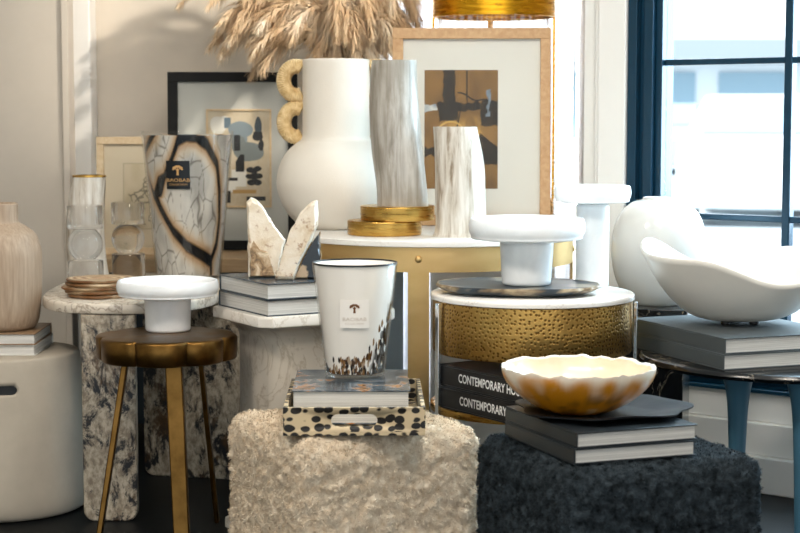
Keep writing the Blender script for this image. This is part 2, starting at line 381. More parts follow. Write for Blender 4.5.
# ------------------------------------------------------------------ street outside
bm = bmesh.new(); box(bm, -40, 60, 6.9, 70, -.22, -.12); o = struct('street', bm, M['asphalt']); tag(o, 'pale asphalt street outside the black-framed window', 'street', kind='structure')
b = thing('street_building', 'pale building with a grey awning across the street', 'building', (9, 44, -.12))
bm = bmesh.new(); box(bm, -14, 14, 0, 6, 0, 6.5); finish(bm, 'wall', M['facade'], b)
bm = bmesh.new(); box(bm, -8, 4, -1.2, 0, 2.5, 3.1); finish(bm, 'awning', M['awning'], b)
for k in range(5):
    bm = bmesh.new(); box(bm, -8 + 2.4*k, -6.2 + 2.4*k, -.05, 0, .6, 2.3); finish(bm, 'shop_window', M['car_glass'], b)
def car(label, paint, loc, rz):
    t = thing('car', label, 'car', loc, rz)
    prof = [(-2.1, .2), (-2.15, .75), (-1.9, .92), (-1.35, .98), (-.75, 1.42), (.7, 1.45), (1.45, .98), (2.1, .9), (2.15, .22)]
    bm = bmesh.new(); loft(bm, [[(x, y * (1 if z < 1 else .82), z) for x, z in prof] for y in (-.85, -.8, .8, .85)]); finish(bm, 'body', paint, t, bevel=.05)
    bm = bmesh.new()
    box(bm, -.7, .65, -.735, .735, 1.05, 1.33); finish(bm, 'side_window', M['car_glass'], t)
    bm = bmesh.new(); loft(bm, [[(-1.36, y, 1.0), (-.8, y * .88, 1.4), (-.74, y * .88, 1.38), (-1.28, y, .98)] for y in (-.66, .66)]); finish(bm, 'windscreen', M['car_glass'], t)
    for sx in (-1.35, 1.35):
        for sy in (-.8, .8):
            bm = bmesh.new(); lathe(bm, [(.2, -.1), (.31, -.1), (.33, -.06), (.33, .06), (.31, .1), (.2, .1)], 24); finish(bm, 'wheel', M['tyre'], t, loc=(sx, sy, .33), rot=(PI/2, 0, 0))
    for sy in (-.6, .6):
        bm = bmesh.new(); lathe(bm, [(.02, 0), (.12, 0), (.12, .05), (.06, .08)], 20); finish(bm, 'headlamp', M['lamp'], t, loc=(-2.1, sy, .72), rot=(0, -PI/2, 0))
    return t
car('white car nearest the window, parked on the street', M['car_white'], (4.35, 20.0, -.12), math.radians(74))
car('silver blue car farther down the street below the awning', M['car_silver'], (5.6, 36, -.12), math.radians(75))

# ------------------------------------------------------------------ curtain
bm = bmesh.new(); n = 180; top = []; bot = []
for i in range(n + 1):
    x = -.045 + .665 * i / n; ph = i / n * 2 * PI * 15; y = 6.16 + .028 * math.sin(ph + .8 * math.sin(ph * .31)) + .01 * math.sin(ph * .37)
    top.append(bm.verts.new((x, y, 2.6))); bot.append(bm.verts.new((x, y + .004 * math.sin(i), .02)))
for i in range(n): bm.faces.new((bot[i], bot[i+1], top[i+1], top[i]))
o = finish(bm, 'curtain', M['curtain'], smooth=80); s = o.modifiers.new('cloth', 'SOLIDIFY'); s.thickness = .002
tag(o, 'sheer white pleated curtain hanging behind the big oak picture', 'curtain')

# ------------------------------------------------------------------ ottomans
def ottoman(name, label, mat, loc, rz, size, h, seed, strand_n, amp):
    t = thing(name, label, 'ottoman', loc, rz)
    n = 64; R = .05; bm = bmesh.new(); sx = size / 2; z0 = .05
    lo = Vector((-sx + R, -sx + R, z0 + R)); hi = Vector((sx - R, sx - R, h - R))
    def surf(p):
        q = Vector([min(max(p[i], lo[i]), hi[i]) for i in range(3)]); d = p - q
        if d.length < 1e-6: return p, Vector((0, 0, 1))
        d.normalize(); return q + d * R, d
    def disp(p, nn):
        q = p * 38 + Vector((seed, 0, 0)); a = noise.noise(q); b_ = noise.noise(q * 2.3); c_ = noise.noise(p * 9 + Vector((0, seed, 0)))
        return p + nn * (amp * (abs(a) * 1.5 + .5 * b_ - .45) + .003 * c_)
    idx = {}
    def V(p):
        k = tuple(round(x, 5) for x in p)
        if k not in idx:
            s_, nn = surf(p); idx[k] = bm.verts.new(disp(s_, nn))
        return idx[k]
    for ax in range(3):
        for side in (0, 1):
            o1, o2 = [i for i in range(3) if i != ax]
            A = Vector((-sx, -sx, z0)); B = Vector((sx, sx, h))
            def pt(u, v):
                p = Vector((0, 0, 0)); p[ax] = (A, B)[side][ax]; p[o1] = A[o1] + (B[o1]-A[o1]) * u; p[o2] = A[o2] + (B[o2]-A[o2]) * v; return p
            for i in range(n):
                for j in range(n):
                    try: bm.faces.new((V(pt(i/n, j/n)), V(pt((i+1)/n, j/n)), V(pt((i+1)/n, (j+1)/n)), V(pt(i/n, (j+1)/n))))
                    except ValueError: pass
    cu = finish(bm, 'cushion', mat, t, smooth=180)
    # curly pile on the faces that show
    r = random.Random(seed); bm = bmesh.new()
    for k in range(strand_n):
        f = r.choices((0, 1, 2), (1.2, 1, 1))[0]; u, v = r.uniform(-sx, sx), r.uniform(-sx, sx); w = r.uniform(z0, h)
        p = Vector((u, v, h)) if f == 0 else (Vector((u, -sx, w)) if f == 1 else Vector((-sx, v, w)))
        if r.random() < .08 and f: p = Vector((sx, v, w))
        s_, nn = surf(p); s_ = disp(s_, nn) - nn * .001
        ta = Vector((r.gauss(0, 1), r.gauss(0, 1), r.gauss(0, 1))).cross(nn).normalized(); tb = nn.cross(ta)
        L = r.uniform(.005, .010); w_ = r.uniform(.0006, .0012); prev = None
        for q in range(4):
            a_ = q / 3; ang = a_ * 2.2
            c_ = s_ + nn * (L * .6 * math.sin(ang)) + ta * (L * (1 - math.cos(ang)) * .6); ww = w_ * (1 - .7 * a_)
            cur = (bm.verts.new(c_ - tb * ww), bm.verts.new(c_ + tb * ww))
            if prev: bm.faces.new((prev[0], prev[1], cur[1], cur[0]))
            prev = cur
    f = finish(bm, 'fleece', mat, t, smooth=180); f['kind'] = 'stuff'
    for ix in (-1, 1):
        for iy in (-1, 1):
            bm = bmesh.new(); lathe(bm, [(.014, 0), (.018, .004), (.022, .056)], 20); finish(bm, 'foot', M['bronze'], t, loc=(ix * (sx - .07), iy * (sx - .07), 0))
    return t
ottoman('shearling_ottoman', 'cream shearling cube ottoman under the spotted tray', M['cream_fleece'], (-.110, 3.778, 0), math.radians(27.5), .440, .402, 11, 44000, .0085)
ottoman('shearling_ottoman', 'black shearling cube ottoman under the honey coloured bowl', M['black_fleece'], (.448, 3.476, 0), math.radians(21), .452, .402, 23, 44000, .0085)

# ------------------------------------------------------------------ books
def book(label, loc, rz, w, d, h, cover, spine, group=None, board=.0032, pages='pages', name='hardcover_book'):
    t = thing(name, label, 'book', loc, rz, group); g = board
    bm = bmesh.new(); box(bm, -w/2, w/2, -d/2, d/2, 0, g); box(bm, -w/2, w/2, -d/2, d/2, h - g, h)
    x0, x1, y0, y1 = -w/2 + .004, w/2 - .004, -d/2 + .004, d/2 - .004
    if spine == '-x': box(bm, -w/2, -w/2 + g, -d/2, d/2, g, h - g); x0 = -w/2 + g
    if spine == '+y': box(bm, -w/2, w/2, d/2 - g, d/2, g, h - g); y1 = d/2 - g
    if spine == '-y': box(bm, -w/2, w/2, -d/2, -d/2 + g, g, h - g); y0 = -d/2 + g
    finish(bm, 'cover', M[cover], t, bevel=.0012)
    bm = bmesh.new(); box(bm, x0, x1, y0, y1, g, h - g); finish(bm, 'page_block', M[pages], t)
    return t
def corner(px, py, a, w, d):
    """centre of a w x d footprint whose nearest corner is at (px, py), turned by a"""
    return (px + math.cos(a) * w/2 - math.sin(a) * d/2, py + math.sin(a) * w/2 + math.cos(a) * d/2)
# black ottoman books
a = math.radians(20.5); c = corner(.337, 3.238, a, .268, .33)
book('dark grey art book lying directly on the black ottoman', (*c, .406), a, .268, .33, .031, 'charcoal_cover', '-x', 'two books on the black ottoman')
book('dark grey art book on top of the pair, under the iron plate', (c[0]+.002, c[1]+.002, .4375), a + .012, .268, .33, .031, 'charcoal_cover', '-x', 'two books on the black ottoman')
TOPB = .4690
# white table books
ZW = .584
a = math.radians(30); c = corner(-.327, 4.165, a, .27, .295)
book('grey edged book lying directly on the white marble table', (*c, ZW), a, .27, .295, .041, 'slate_cover', '+y', 'books under the petrified wood bookends')
book('grey edged book with a glossy cover, directly under the petrified wood bookends', (c[0]+.002, c[1]-.003, ZW + .0412), a - .01, .27, .295, .041, 'slate_cover', '+y', 'books under the petrified wood bookends')
WB = c; ZWB = ZW + .0824
# tray book
book('thick picture book lying in the spotted tray under the white candle', (-.108, 3.765, .4165), math.radians(1.0), .255, .305, .074, 'photo_cover', '+y')
# right table books
ZR = .487; a = math.radians(21); c = corner(.753, 3.92, a, .34, .44); RB = c
book('grey clothbound book at the bottom of the pair on the dark round table', (*c, ZR), a, .34, .44, .0375, 'grey_cover', '-x', 'grey books on the dark round table')
book('grey clothbound book directly under the wavy white bowl', (c[0]+.001, c[1]+.002, ZR + .0377), a + .008, .34, .44, .0375, 'grey_cover', '-x', 'grey books on the dark round table')
ZRB = ZR + .0754
# concrete stool books
book('pale paged book lying directly on the concrete stool', (-1.118, 4.64, .437), 0, .28, .24, .029, 'paper', '+y', 'books under the sand vase')
book('tan covered book directly under the sand coloured vase', (-1.119, 4.635, .4662), .02, .28, .24, .031, 'tan_cover', '+y', 'books under the sand vase')
# contemporary houses
def houses(label, loc, rz):
    t = book(label, loc, rz, .40, .21, .054, 'black_cover', '-y', 'black lettered books on the hammered brass table', .004)
    cv = [x for x in t.children if x.name.startswith('cover')][0]
    bm = text_bm('CONTEMPORARY HOUSES', .0295, .80, bold=.0007)
    for v in bm.verts: v.co = Vector((v.co.x + .022, -.1058, v.co.y + .027))
    l = finish(bm, 'lettering', M['lettering'], cv); l['label'] = 'white lettering on the spine'
a = math.radians(-56.5); hx, hy = .298, 4.035
houses('black lettered book lying on the lower brass shelf', (hx, hy, .362), a)
houses('black lettered book stacked on another, close under the hammered brass drum', (hx - .003, hy + .004, .4165), a - .01)

# ------------------------------------------------------------------ spotted tray
TR = thing('serving_tray', 'spotted hide serving tray with cut-out handles on the cream ottoman', 'tray', (-.100, 3.740, .406), math.radians(1.0))
tw, td, th, g = .30, .40, .060, .009
bm = bmesh.new(); box(bm, -tw/2, tw/2, -td/2, td/2, 0, .008); finish(bm, 'tray_floor', M['hide'], TR, bevel=.001)
def stadium(w, h, n=10):
    pts = []
    for cx, a0 in ((w/2 - h/2, -90), (-w/2 + h/2, 90)):
        for k in range(n + 1):
            an = math.radians(a0 + 180 * k / n); pts.append((cx + h/2 * math.cos(an), h/2 * math.sin(an)))
    return pts
def cut_out(o, bm_cut):
    c_ = finish(bm_cut, 'cutter', M['black_matte']); c_.parent = o.parent; c_.location = o.location; c_.rotation_euler = o.rotation_euler
    b_ = o.modifiers.new('slot', 'BOOLEAN'); b_.object = c_; b_.operation = 'DIFFERENCE'; b_.solver = 'EXACT'
    bpy.context.view_layer.update(); me = bpy.data.meshes.new_from_object(o.evaluated_get(bpy.context.evaluated_depsgraph_get()))
    o.modifiers.clear(); o.data = me; bpy.data.objects.remove(c_)
for s in (-1, 1):
    bm = bmesh.new(); box(bm, -tw/2, tw/2, -g/2, g/2, .008, th); w_ = finish(bm, 'end_wall', M['hide'], TR, loc=(0, s * (td/2 - g/2), 0))
    bm = bmesh.new(); loft(bm, [[(x, y, z + .0325) for x, z in stadium(.098, .027)] for y in (-.02, .02)]); cut_out(w_, bm)
    bm = bmesh.new(); box(bm, -g/2, g/2, -td/2 + g, td/2 - g, .008, th); finish(bm, 'side_wall', M['hide'], TR, loc=(s * (tw/2 - g/2), 0, 0), bevel=.001)

# ------------------------------------------------------------------ candles
def cone_shell(r0, r1, z0, z1, nz_, seg=240):
    bm = bmesh.new(); prof = [(r0 + (r1-r0) * k / nz_, z0 + (z1-z0) * k / nz_) for k in range(nz_ + 1)]
    lathe(bm, prof, seg, True, False); return bm
def on_cone(bm, r0, r1, H, zc, theta, off):
    """wrap a flat x/y drawing on the vessel wall round height zc"""
    for v in bm.verts:
        z = zc + v.co.y; r = r0 + (r1 - r0) * z / H + off; a_ = theta + v.co.x / r
        v.co = Vector((r * math.cos(a_), r * math.sin(a_), z))
def rect_grid(w, h, nx, ny):
    bm = bmesh.new(); vs = [[bm.verts.new((-w/2 + w*i/nx, -h/2 + h*j/ny, 0)) for i in range(nx+1)] for j in range(ny+1)]
    for j in range(ny):
        for i in range(nx): bm.faces.new((vs[j][i], vs[j][i+1], vs[j+1][i+1], vs[j+1][i]))
    return bm
def tree_icon(s):
    bm = bmesh.new()
    def poly_(pts): bm.faces.new([bm.verts.new((x*s, y*s, 0)) for x, y in pts])
    poly_([(-.14, -.5), (.14, -.5), (.09, -.1), (.22, .15), (.08, .08), (0, .3), (-.08, .08), (-.22, .15), (-.09, -.1)])
    for cx, cy, r in ((-.3, .25, .17), (-.08, .36, .17), (.14, .36, .16), (.33, .24, .16), (-.42, .1, .1), (.44, .08, .1)):
        poly_([(cx + r * math.cos(k) * 1.25, cy + r * .75 * math.sin(k)) for k in [2*PI*i/12 for i in range(12)]])
    return bm
def label_on(parent, r0, r1, H, zc, theta, w, h, mat, tmat, imat, isz, ty, tsz, iy):
    bm = rect_grid(w, h, 10, 4); on_cone(bm, r0, r1, H, zc, theta, .0016); lb = finish(bm, 'paper_label', mat, parent)
    bm = tree_icon(isz)
    for v in bm.verts: v.co.y += iy
    on_cone(bm, r0, r1, H, zc, theta, .0023); finish(bm, 'tree_emblem', imat, lb)
    bm = text_bm('BAOBAB', tsz, 1.25)
    for v in bm.verts: v.co.y += ty
    bm2 = text_bm('COLLECTION', tsz * .5, 1.2)
    me = bpy.data.meshes.new('tmp')
    for v in bm2.verts: v.co.y += ty - tsz * .85
    bm2.to_mesh(me); bm2.free(); bm.from_mesh(me); bpy.data.meshes.remove(me)
    on_cone(bm, r0, r1, H, zc, theta, .0023); finish(bm, 'lettering', tmat, lb)

# agate candle
H, r0, r1 = .447, .098, .1395; CA = (-.645, 5.17, .585)
t = thing('candle', 'large agate patterned glass candle with a black label on the oblong marble table', 'candle', CA, 0)
view = math.atan2(-CA[1], -CA[0])
def PX(px, py):   # photo-like drawing units -> (u across, v down 0..1)
    v = (py - 137) / 137; hw = 46 + (33 - 46) * v; return ((px - 187) / hw, v)
bands = [([PX(*p) for p in ((190,138),(183,141),(177,146),(170,163),(164,178),(159,187),(154,196),(159,207),(171,228),(185,242),(203,252),(211,257),(211,268),(210,274))], [.10,.1,.075,.06,.06,.14,.09,.075,.075,.085,.09,.09,.06,.04]),
         ([PX(*p) for p in ((184,139),(196,140),(207,149),(216,167),(219,192),(219,217),(216,242),(211,256))], [.11,.11,.085,.075,.07,.06,.07,.07]),
         ([PX(*p) for p in ((155,137),(149,146),(143,157),(143,170),(149,186),(153,197))], [.05,.055,.04,.02,.03,.06])]
K, T1, T2, W1, W2, CR = lin('#101216'), lin('#a98357'), lin('#c6b193'), lin('#c9c6bf'), lin('#a5a39e'), lin('#5f5a53')
def agate(co):
    r = math.hypot(co.x, co.y); an = math.atan2(co.y, co.x) - view
    u = math.sin(an); v = 1 - co.z / H
    if math.cos(an) < 0: u = -u
    wob = .03 * nz(u * 3, v * 4, 1.7)
    d = 9
    for pts, ws in bands:
        dd, i = seg_dist((u + wob, v), [(a_, b_) for a_, b_ in pts])
        k = int(min(i, len(ws) - 2)); w = ws[k] + (ws[k+1] - ws[k]) * (i - k)
        d = min(d, dd - w * .55)
    if d < 0: return mixc(K, T1, sstep(-.018, 0, d) * .6)
    n1 = nz(u * 2.2, v * 3, 4); n2 = nz(u * 7, v * 9, 2)
    body = mixc(W1, W2, sstep(-.3, .5, n1 + .4 * n2))
    q = noise.voronoi(Vector((u * 4.2 + .25 * n2, v * 5 + .25 * n1, .3)))[0]; edge = q[1] - q[0]
    body = mixc(CR, body, sstep(.0, .06, edge) * .8 + .2)
    halo = sstep(.115 + .05 * n2, .01, d)
    body = mixc(body, mixc(T2, T1, sstep(.06, .0, d)), halo * .8)
    return mixc(body, K, .25 * sstep(.75, .8, v) * sstep(.2, .0, abs(u - .55)))
o = finish(cone_shell(r0 - .004, r1 - .0045, .012, H - .012, 170, 300), 'patterned_liner', M['agate'], t, smooth=60); colour(o, agate)
bm = bmesh.new(); lathe(bm, [(r0 - .004, 0), (r0, .004), (r1, H - .002), (r1 - .001, H), (r1 - .003, H)], 96, True, False); finish(bm, 'glass_vessel', M['clear'], t, smooth=60)
bm = bmesh.new(); lathe(bm, [(.0, H - .05), (r1 - .011, H - .05), (r1 - .011, H - .046), (.0, H - .046)], 64, False, False); finish(bm, 'wax', M['wax'], t)
label_on(t, r0, r1, H, .318, view - .23, .072, .084, M['label_black'], M['gold_letter'], M['gold_letter'], .030, -.016, .0150, .014)

# white candle
H, r0, r1 = .258, .0680, .0965; CB = (-.102, 3.83, .4909)
t = thing('candle', 'white glass candle with brown flecks at its base, on the book in the spotted tray', 'candle', CB, 0)
view = math.atan2(-CB[1], -CB[0])
r = random.Random(5); flecks = []
for k in range(190):
    u = r.uniform(-1, 1); top = .17 + (.0 if u < .25 else (u - .25) * .62); v = r.random() ** 1.25 * top
    if u < -.75 and v > .1: continue
    flecks.append((u, v, r.uniform(.03, .052) * (1 - .3 * abs(u)), r.uniform(.024, .055) * (1 if u > .4 else .8), r.choice(((.015, .009, .005), (.03, .013, .005), (.06, .025, .007), (.14, .062, .016), (.25, .13, .04), (.40, .30, .2)))))
FW = lin('#f4f0e9')
def flake(co):
    an = math.atan2(co.y, co.x) - view; u = math.sin(an); v = co.z / H
    if math.cos(an) < 0: u = -u
    c_ = FW
    for fu, fv, a_, b_, col in flecks:
        if abs(u - fu) < a_ and abs(v - fv) < b_:
            q = ((u - fu) / a_) ** 2 + ((v - fv) / b_) ** 2
            if q < 1: c_ = mixc(col, c_, sstep(.7, 1, q))
    dk = sstep(.0, .5, (u - .55) * 1.1 + (.30 - v) * .9) * sstep(.1, .35, u)
    if dk > 0 and nz(u * 9, v * 12, 3) > .15 - dk * .5: c_ = mixc(c_, (.014, .011, .009), .9 * min(1, dk * 3))
    return c_
o = finish(cone_shell(r0 - .003, r1 - .0035, .010, H - .003, 110, 320), 'flecked_liner', M['flake'], t, smooth=60); colour(o, flake)
bm = bmesh.new(); lathe(bm, [(r0 - .004, 0), (r0, .004), (r1, H - .002), (r1 - .001, H), (r1 - .003, H)], 96, True, False); finish(bm, 'glass_vessel', M['clear'], t, smooth=60)
bm = bmesh.new(); lathe(bm, [(.0, H - .03), (r1 - .007, H - .03), (r1 - .007, H - .026), (.0, H - .026)], 64, False, False); finish(bm, 'wax', M['wax'], t)
bm = bmesh.new(); lathe(bm, [(r1 - .0035, H - .004), (r1 - .0028, H + .0006), (r1 - .0008, H + .0006), (r1 - .0005, H - .003)], 96, False, False); finish(bm, 'dark_rim', M['black_matte'], t)
bm = bmesh.new()
for pts in ([(-.042, -.015), (-.02, -.004), (.02, .004), (.06, .03)], [(-.03, .012), (.012, -.012), (.03, -.022)]):
    P_ = smoothp([(x, y, 0) for x, y in pts], 5); L_ = [bm.verts.new((x, y + .006, H - .0245)) for x, y, _ in P_]; R_ = [bm.verts.new((x, y - .006, H - .0245)) for x, y, _ in P_]
    for i in range(len(L_) - 1): bm.faces.new((R_[i], R_[i+1], L_[i+1], L_[i]))
finish(bm, 'ribbon', M['black_matte'], t)
label_on(t, r0, r1, H, .150, view - .015, .066, .064, M['label_white'], M['taupe_letter'], M['brown_print'], .021, -.013, .0115, .012)

# ------------------------------------------------------------------ pedestal bowls in alabaster
def pedestal(label, loc, rr, rt, sr0, sr1, h):
    t = thing('pedestal_bowl', label, 'bowl', loc, 0, None); b_ = h - rt
    bm = bmesh.new(); lathe(bm, dense([(.001, b_ - .004), (sr1 - .006, b_ - .004), (sr1, b_ - .008), (sr0, .004), (sr0 - .004, 0), (.001, 0)][::-1], 40), 72, True, True); finish(bm, 'stem', M['alabaster'], t, smooth=60)
    prof = [(.001, b_ - .004), (rr * .86, b_ - .001), (rr * .96, b_ + rt * .16), (rr, b_ + rt * .5), (rr * .985, b_ + rt * .86), (rr * .95, h), (rr * .9, b_ + rt * .86), (rr * .84, b_ + rt * .52), (rr * .6, b_ + rt * .42), (.001, b_ + rt * .4)]
    bm = bmesh.new(); lathe(bm, smoothp(prof, 4), 96, True, True); finish(bm, 'dish', M['alabaster'], t, smooth=70)
    return t
pedestal('white stone pedestal bowl with a wide dish standing on the bronze stool', (-.598, 4.352, .526), .131, .040, .058, .060, .132)
ZD = .6375
pedestal('wide white stone pedestal bowl standing on the petrified wood platter', (.314, 4.20, ZD + .0235), .1445, .052, .061, .067, .166)
pedestal('tall narrow white stone pedestal bowl beside the platter on the hammered drum table', (.496, 4.375, ZD), .0985, .042, .043, .043, .262)

# ------------------------------------------------------------------ bronze stool
ST = thing('stool', 'bronze clover shaped stool with three legs in front of the oblong marble table', 'stool', (-.592, 4.28, 0))
ZS = .526
def clv(a_, ph): return .95 + .10 * abs(math.cos(4 * a_ + ph + .5 * math.sin(a_))) ** .6
def clover(r, n=288, ph=.3):
    return [((r * clv(a_, ph)) * math.cos(a_), (r * clv(a_, ph)) * math.sin(a_)) for a_ in [2*PI*i/n for i in range(n)]]
bm = bmesh.new(); loft(bm, [[(x, y, z) for x, y in clover(r_)] for r_, z in ((.15, ZS - .062), (.166, ZS - .061), (.17, ZS - .056), (.172, ZS - .006), (.168, ZS - .001), (.155, ZS))]); finish(bm, 'seat', M['bronze'], ST, smooth=50)
def flat_leg(p0, p1, w0, d0, w1, d1, name, mat, parent):
    bm = bmesh.new()
    loft(bm, [[(p[0] + sx * w/2, p[1] + sy * d_/2, p[2]) for sx, sy in ((-1,-1),(1,-1),(1,1),(-1,1))] for p, w, d_ in ((p0, w0, d0), (p1, w1, d1))]); return finish(bm, name, mat, parent, bevel=.003)
flat_leg((-.105, .01, ZS - .06), (-.170, -.07, 0), .016, .03, .015, .026, 'leg', M['bronze'], ST)
flat_leg((.026, -.06, ZS - .06), (.050, -.12, 0), .042, .034, .040, .03, 'leg', M['bronze'], ST)
flat_leg((.075, .08, ZS - .06), (.105, .17, 0), .012, .034, .012, .03, 'leg', M['bronze'], ST)

# ------------------------------------------------------------------ oblong marble table
OT = thing('side_table', 'oblong cream marble side table on speckled stone slabs behind the bronze stool', 'table', (-.75, 4.90, 0))
def superell(rx, ry, e, n=96):
    out = []
    for i in range(n):
        a_ = 2*PI*i/n; c_, s_ = math.cos(a_), math.sin(a_); out.append((rx * math.copysign(abs(c_) ** (2/e), c_), ry * math.copysign(abs(s_) ** (2/e), s_)))
    return out
bm = bmesh.new(); loft(bm, [[(x * k, y * k, z) for x, y in superell(.25, .45, 2.9)] for k, z in ((.975, .5555), (.995, .558), (1, .563), (1, .578), (.995, .583), (.98, .585))]); finish(bm, 'table_top', M['marble_side'], OT, smooth=50)
def slab(w, h, th, r, name, loc, rz):
    bm = bmesh.new(); pts = [(-w/2, h), (w/2, h)]
    for k in range(9): an = -PI/2 * k / 8; pts.append((w/2 - r + r * math.cos(an), r + r * math.sin(an)))
    for k in range(9): an = -PI/2 - PI/2 * k / 8; pts.append((-w/2 + r + r * math.cos(an), r + r * math.sin(an)))
    loft(bm, [[(x, y, z) for x, z in pts] for y in (-th/2, th/2)]); return finish(bm, name, M['granite'], OT, loc=loc, rot=(0, 0, rz), bevel=.004)
slab(.143, .5555, .035, .03, 'slab_leg', (-.772 + .75, 4.475 - 4.90, 0), 0)
slab(.34, .5555, .04, .03, 'slab_leg', (-.60 + .75, 5.02 - 4.90, 0), math.radians(-14))

# coasters
def coaster(i, z, label):
    r = random.Random(40 + i); n = 48; ph = r.uniform(0, 6)
    pts = [(.094 * (1 + .05 * math.sin(2*a_ + ph) + .035 * math.sin(5*a_ + ph * 2) + .02 * nz(math.cos(a_) * 3, math.sin(a_) * 3, i * 3.3))) for a_ in [2*PI*k/n for k in range(n)]]
    bm = bmesh.new(); loops = []
    for k_, z_ in ((.0, 0), (.93, 0), (.985, .003), (1.0, .005), (.99, .0085), *[(.95 - .05 * q_, .0095) for q_ in range(19)], (.02, .0095)):
        loops.append([(q * max(k_, .01) * math.cos(2*PI*j/n), q * max(k_, .01) * math.sin(2*PI*j/n), z_) for j, q in enumerate(pts)])
    loft(bm, loops); o = finish(bm, 'coaster', M['vstone'], smooth=60)
    def f(co):
        rr = math.hypot(co.x, co.y) / .094; w = nz(co.x * 30, co.y * 30, i) * .5; q = math.sin(rr * 22 + w * 5)
        c_ = mixc(lin('#8f6238'), lin('#d9c3a0'), .5 + .6 * q)
        if rr < .3: c_ = mixc(c_, lin('#b98a5e'), .5)
        return mixc(c_, lin('#6a4420'), sstep(.88, .97, rr) * (.85 + .3 * nz(co.x * 60, co.y * 60, 2)))
    colour(o, f); o.location = (-.822 + r.uniform(-.010, .010), 4.645 + r.uniform(-.006, .006), z); o.rotation_euler = (0, 0, r.uniform(0, 6))
    tag(o, label, 'coaster', 'agate coasters stacked on the oblong marble table')
for i, lb in enumerate(('bottom agate coaster of the stack, lying on the oblong marble table', 'second agate coaster up from the marble in the stack', 'middle agate coaster of the stack of five', 'agate coaster directly under the topmost one of the stack', 'topmost agate coaster of the stack with its ringed face showing')):
    coaster(i, .5852 + i * .0101, lb)

# glass candle holders
def bubble(label, loc, k=1.0):
    R = .0515 * k; prof = [(R * .98, 0), (R, .002), (R, .072 * k), (R * .97, .074 * k), (R * .62, .077 * k)]
    for j in range(13):
        an = -1.0 + 2.0 * j / 12; prof.append((R * 1.0 * math.cos(an) if abs(an) < 1.1 else R * .6, .077 * k + .0435 * k * (1 + math.sin(an) / math.sin(1.0))))
    prof += [(R * .62, .165 * k), (R * .97, .167 * k), (R, .169 * k), (R, .232 * k), (R * .97, .234 * k), (R * .8, .234 * k), (R * .78, .18 * k), (.001, .18 * k)]
    o = bmesh.new(); lathe(o, prof, 64, True, True); o = finish(o, 'candle_holder', M['glass'], smooth=50); o.location = loc
    return tag(o, label, 'candle holder', 'clear glass bubble candle holders')
bubble('clear glass bubble candle holder in front of the pale horn vase', (-.915, 4.93, .5852))
bubble('clear glass bubble candle holder between the horn vase and the agate candle', (-.832, 5.19, .5852), .98)

# ------------------------------------------------------------------ horn vases
def horn(name, label, loc, path, mat, wall=.005, rim=None, oval=.88):
    """path: list of (dx, z, r)"""
    t = thing(name, label, 'vase', loc)
    P_ = smoothp(path, 8); n = 64; loops = []
    prof = [(dx, z, r_) for dx, z, r_ in P_] + [(dx, z, r_ - wall) for dx, z, r_ in P_[::-1][:10]]
    for dx, z, r_ in prof: loops.append([(dx + r_ * (1 + .03 * math.sin(2 * a_ + z * 5)) * math.cos(a_), oval * r_ * math.sin(a_), z) for a_ in [2*PI*i/n for i in range(n)]])
    bm = bmesh.new(); loft(bm, loops); finish(bm, 'body', mat, t, smooth=60)
    if rim:
        dx, z, r_ = path[-1]; bm = bmesh.new(); L = []
        for q, zz in ((r_ + .001, z - .004), (r_ + .001, z + .002), (r_ - wall - .001, z + .002), (r_ - wall - .001, z - .004)): L.append([(dx + q * (1 + .03 * math.sin(2 * a_ + z * 5)) * math.cos(a_), oval * q * math.sin(a_), zz) for a_ in [2*PI*i/n for i in range(n)]])
        loft(bm, L, False, False); finish(bm, 'brass_rim', M['brass'], t)
    return t
horn('horn_vase', 'small pale horn vase with a gold rim standing behind the glass candle holder', (-.925, 5.065, .585), [(0, 0, .056), (-.014, .08, .058), (-.016, .17, .056), (-.008, .25, .052), (.0, .315, .048)], M['horn_pale'], rim=True)
ZL = .74
horn('horn_vase', 'tall streaked grey horn vase standing on the two brass discs', (.008, 4.85, ZL + .0825), [(0, 0, .073), (-.004, .06, .071), (-.016, .16, .0715), (-.024, .27, .069), (-.026, .35, .065), (-.024, .412, .062)], M['horn'])
horn('horn_vase', 'short pale horn vase standing on the brass table beside the brass discs', (.168, 4.78, ZL), [(0, 0, .077), (.004, .025, .072), (.002, .10, .070), (0, .19, .068), (-.006, .25, .064), (-.014, .307, .0595)], M['horn_pale'])

# brass discs
for x, z, lb in ((-.044, ZL, 'lower round brass disc lying on the brass table top'), (-.007, ZL + .0415, 'upper round brass disc directly under the tall horn vase')):
    t = thing('brass_disc', lb, 'box', (x, 4.85, z), 0, 'brass discs under the horn vase')
    bm = bmesh.new(); lathe(bm, [(.100, 0), (.1045, .001), (.106, .004), (.106, .0345)], 96); finish(bm, 'body', M['brass'], t, smooth=50)
    bm = bmesh.new(); lathe(bm, [(.106, .0350), (.1065, .0358), (.106, .0395), (.1045, .0412), (.100, .0412)], 96); finish(bm, 'lid', M['brass'], t, smooth=50)

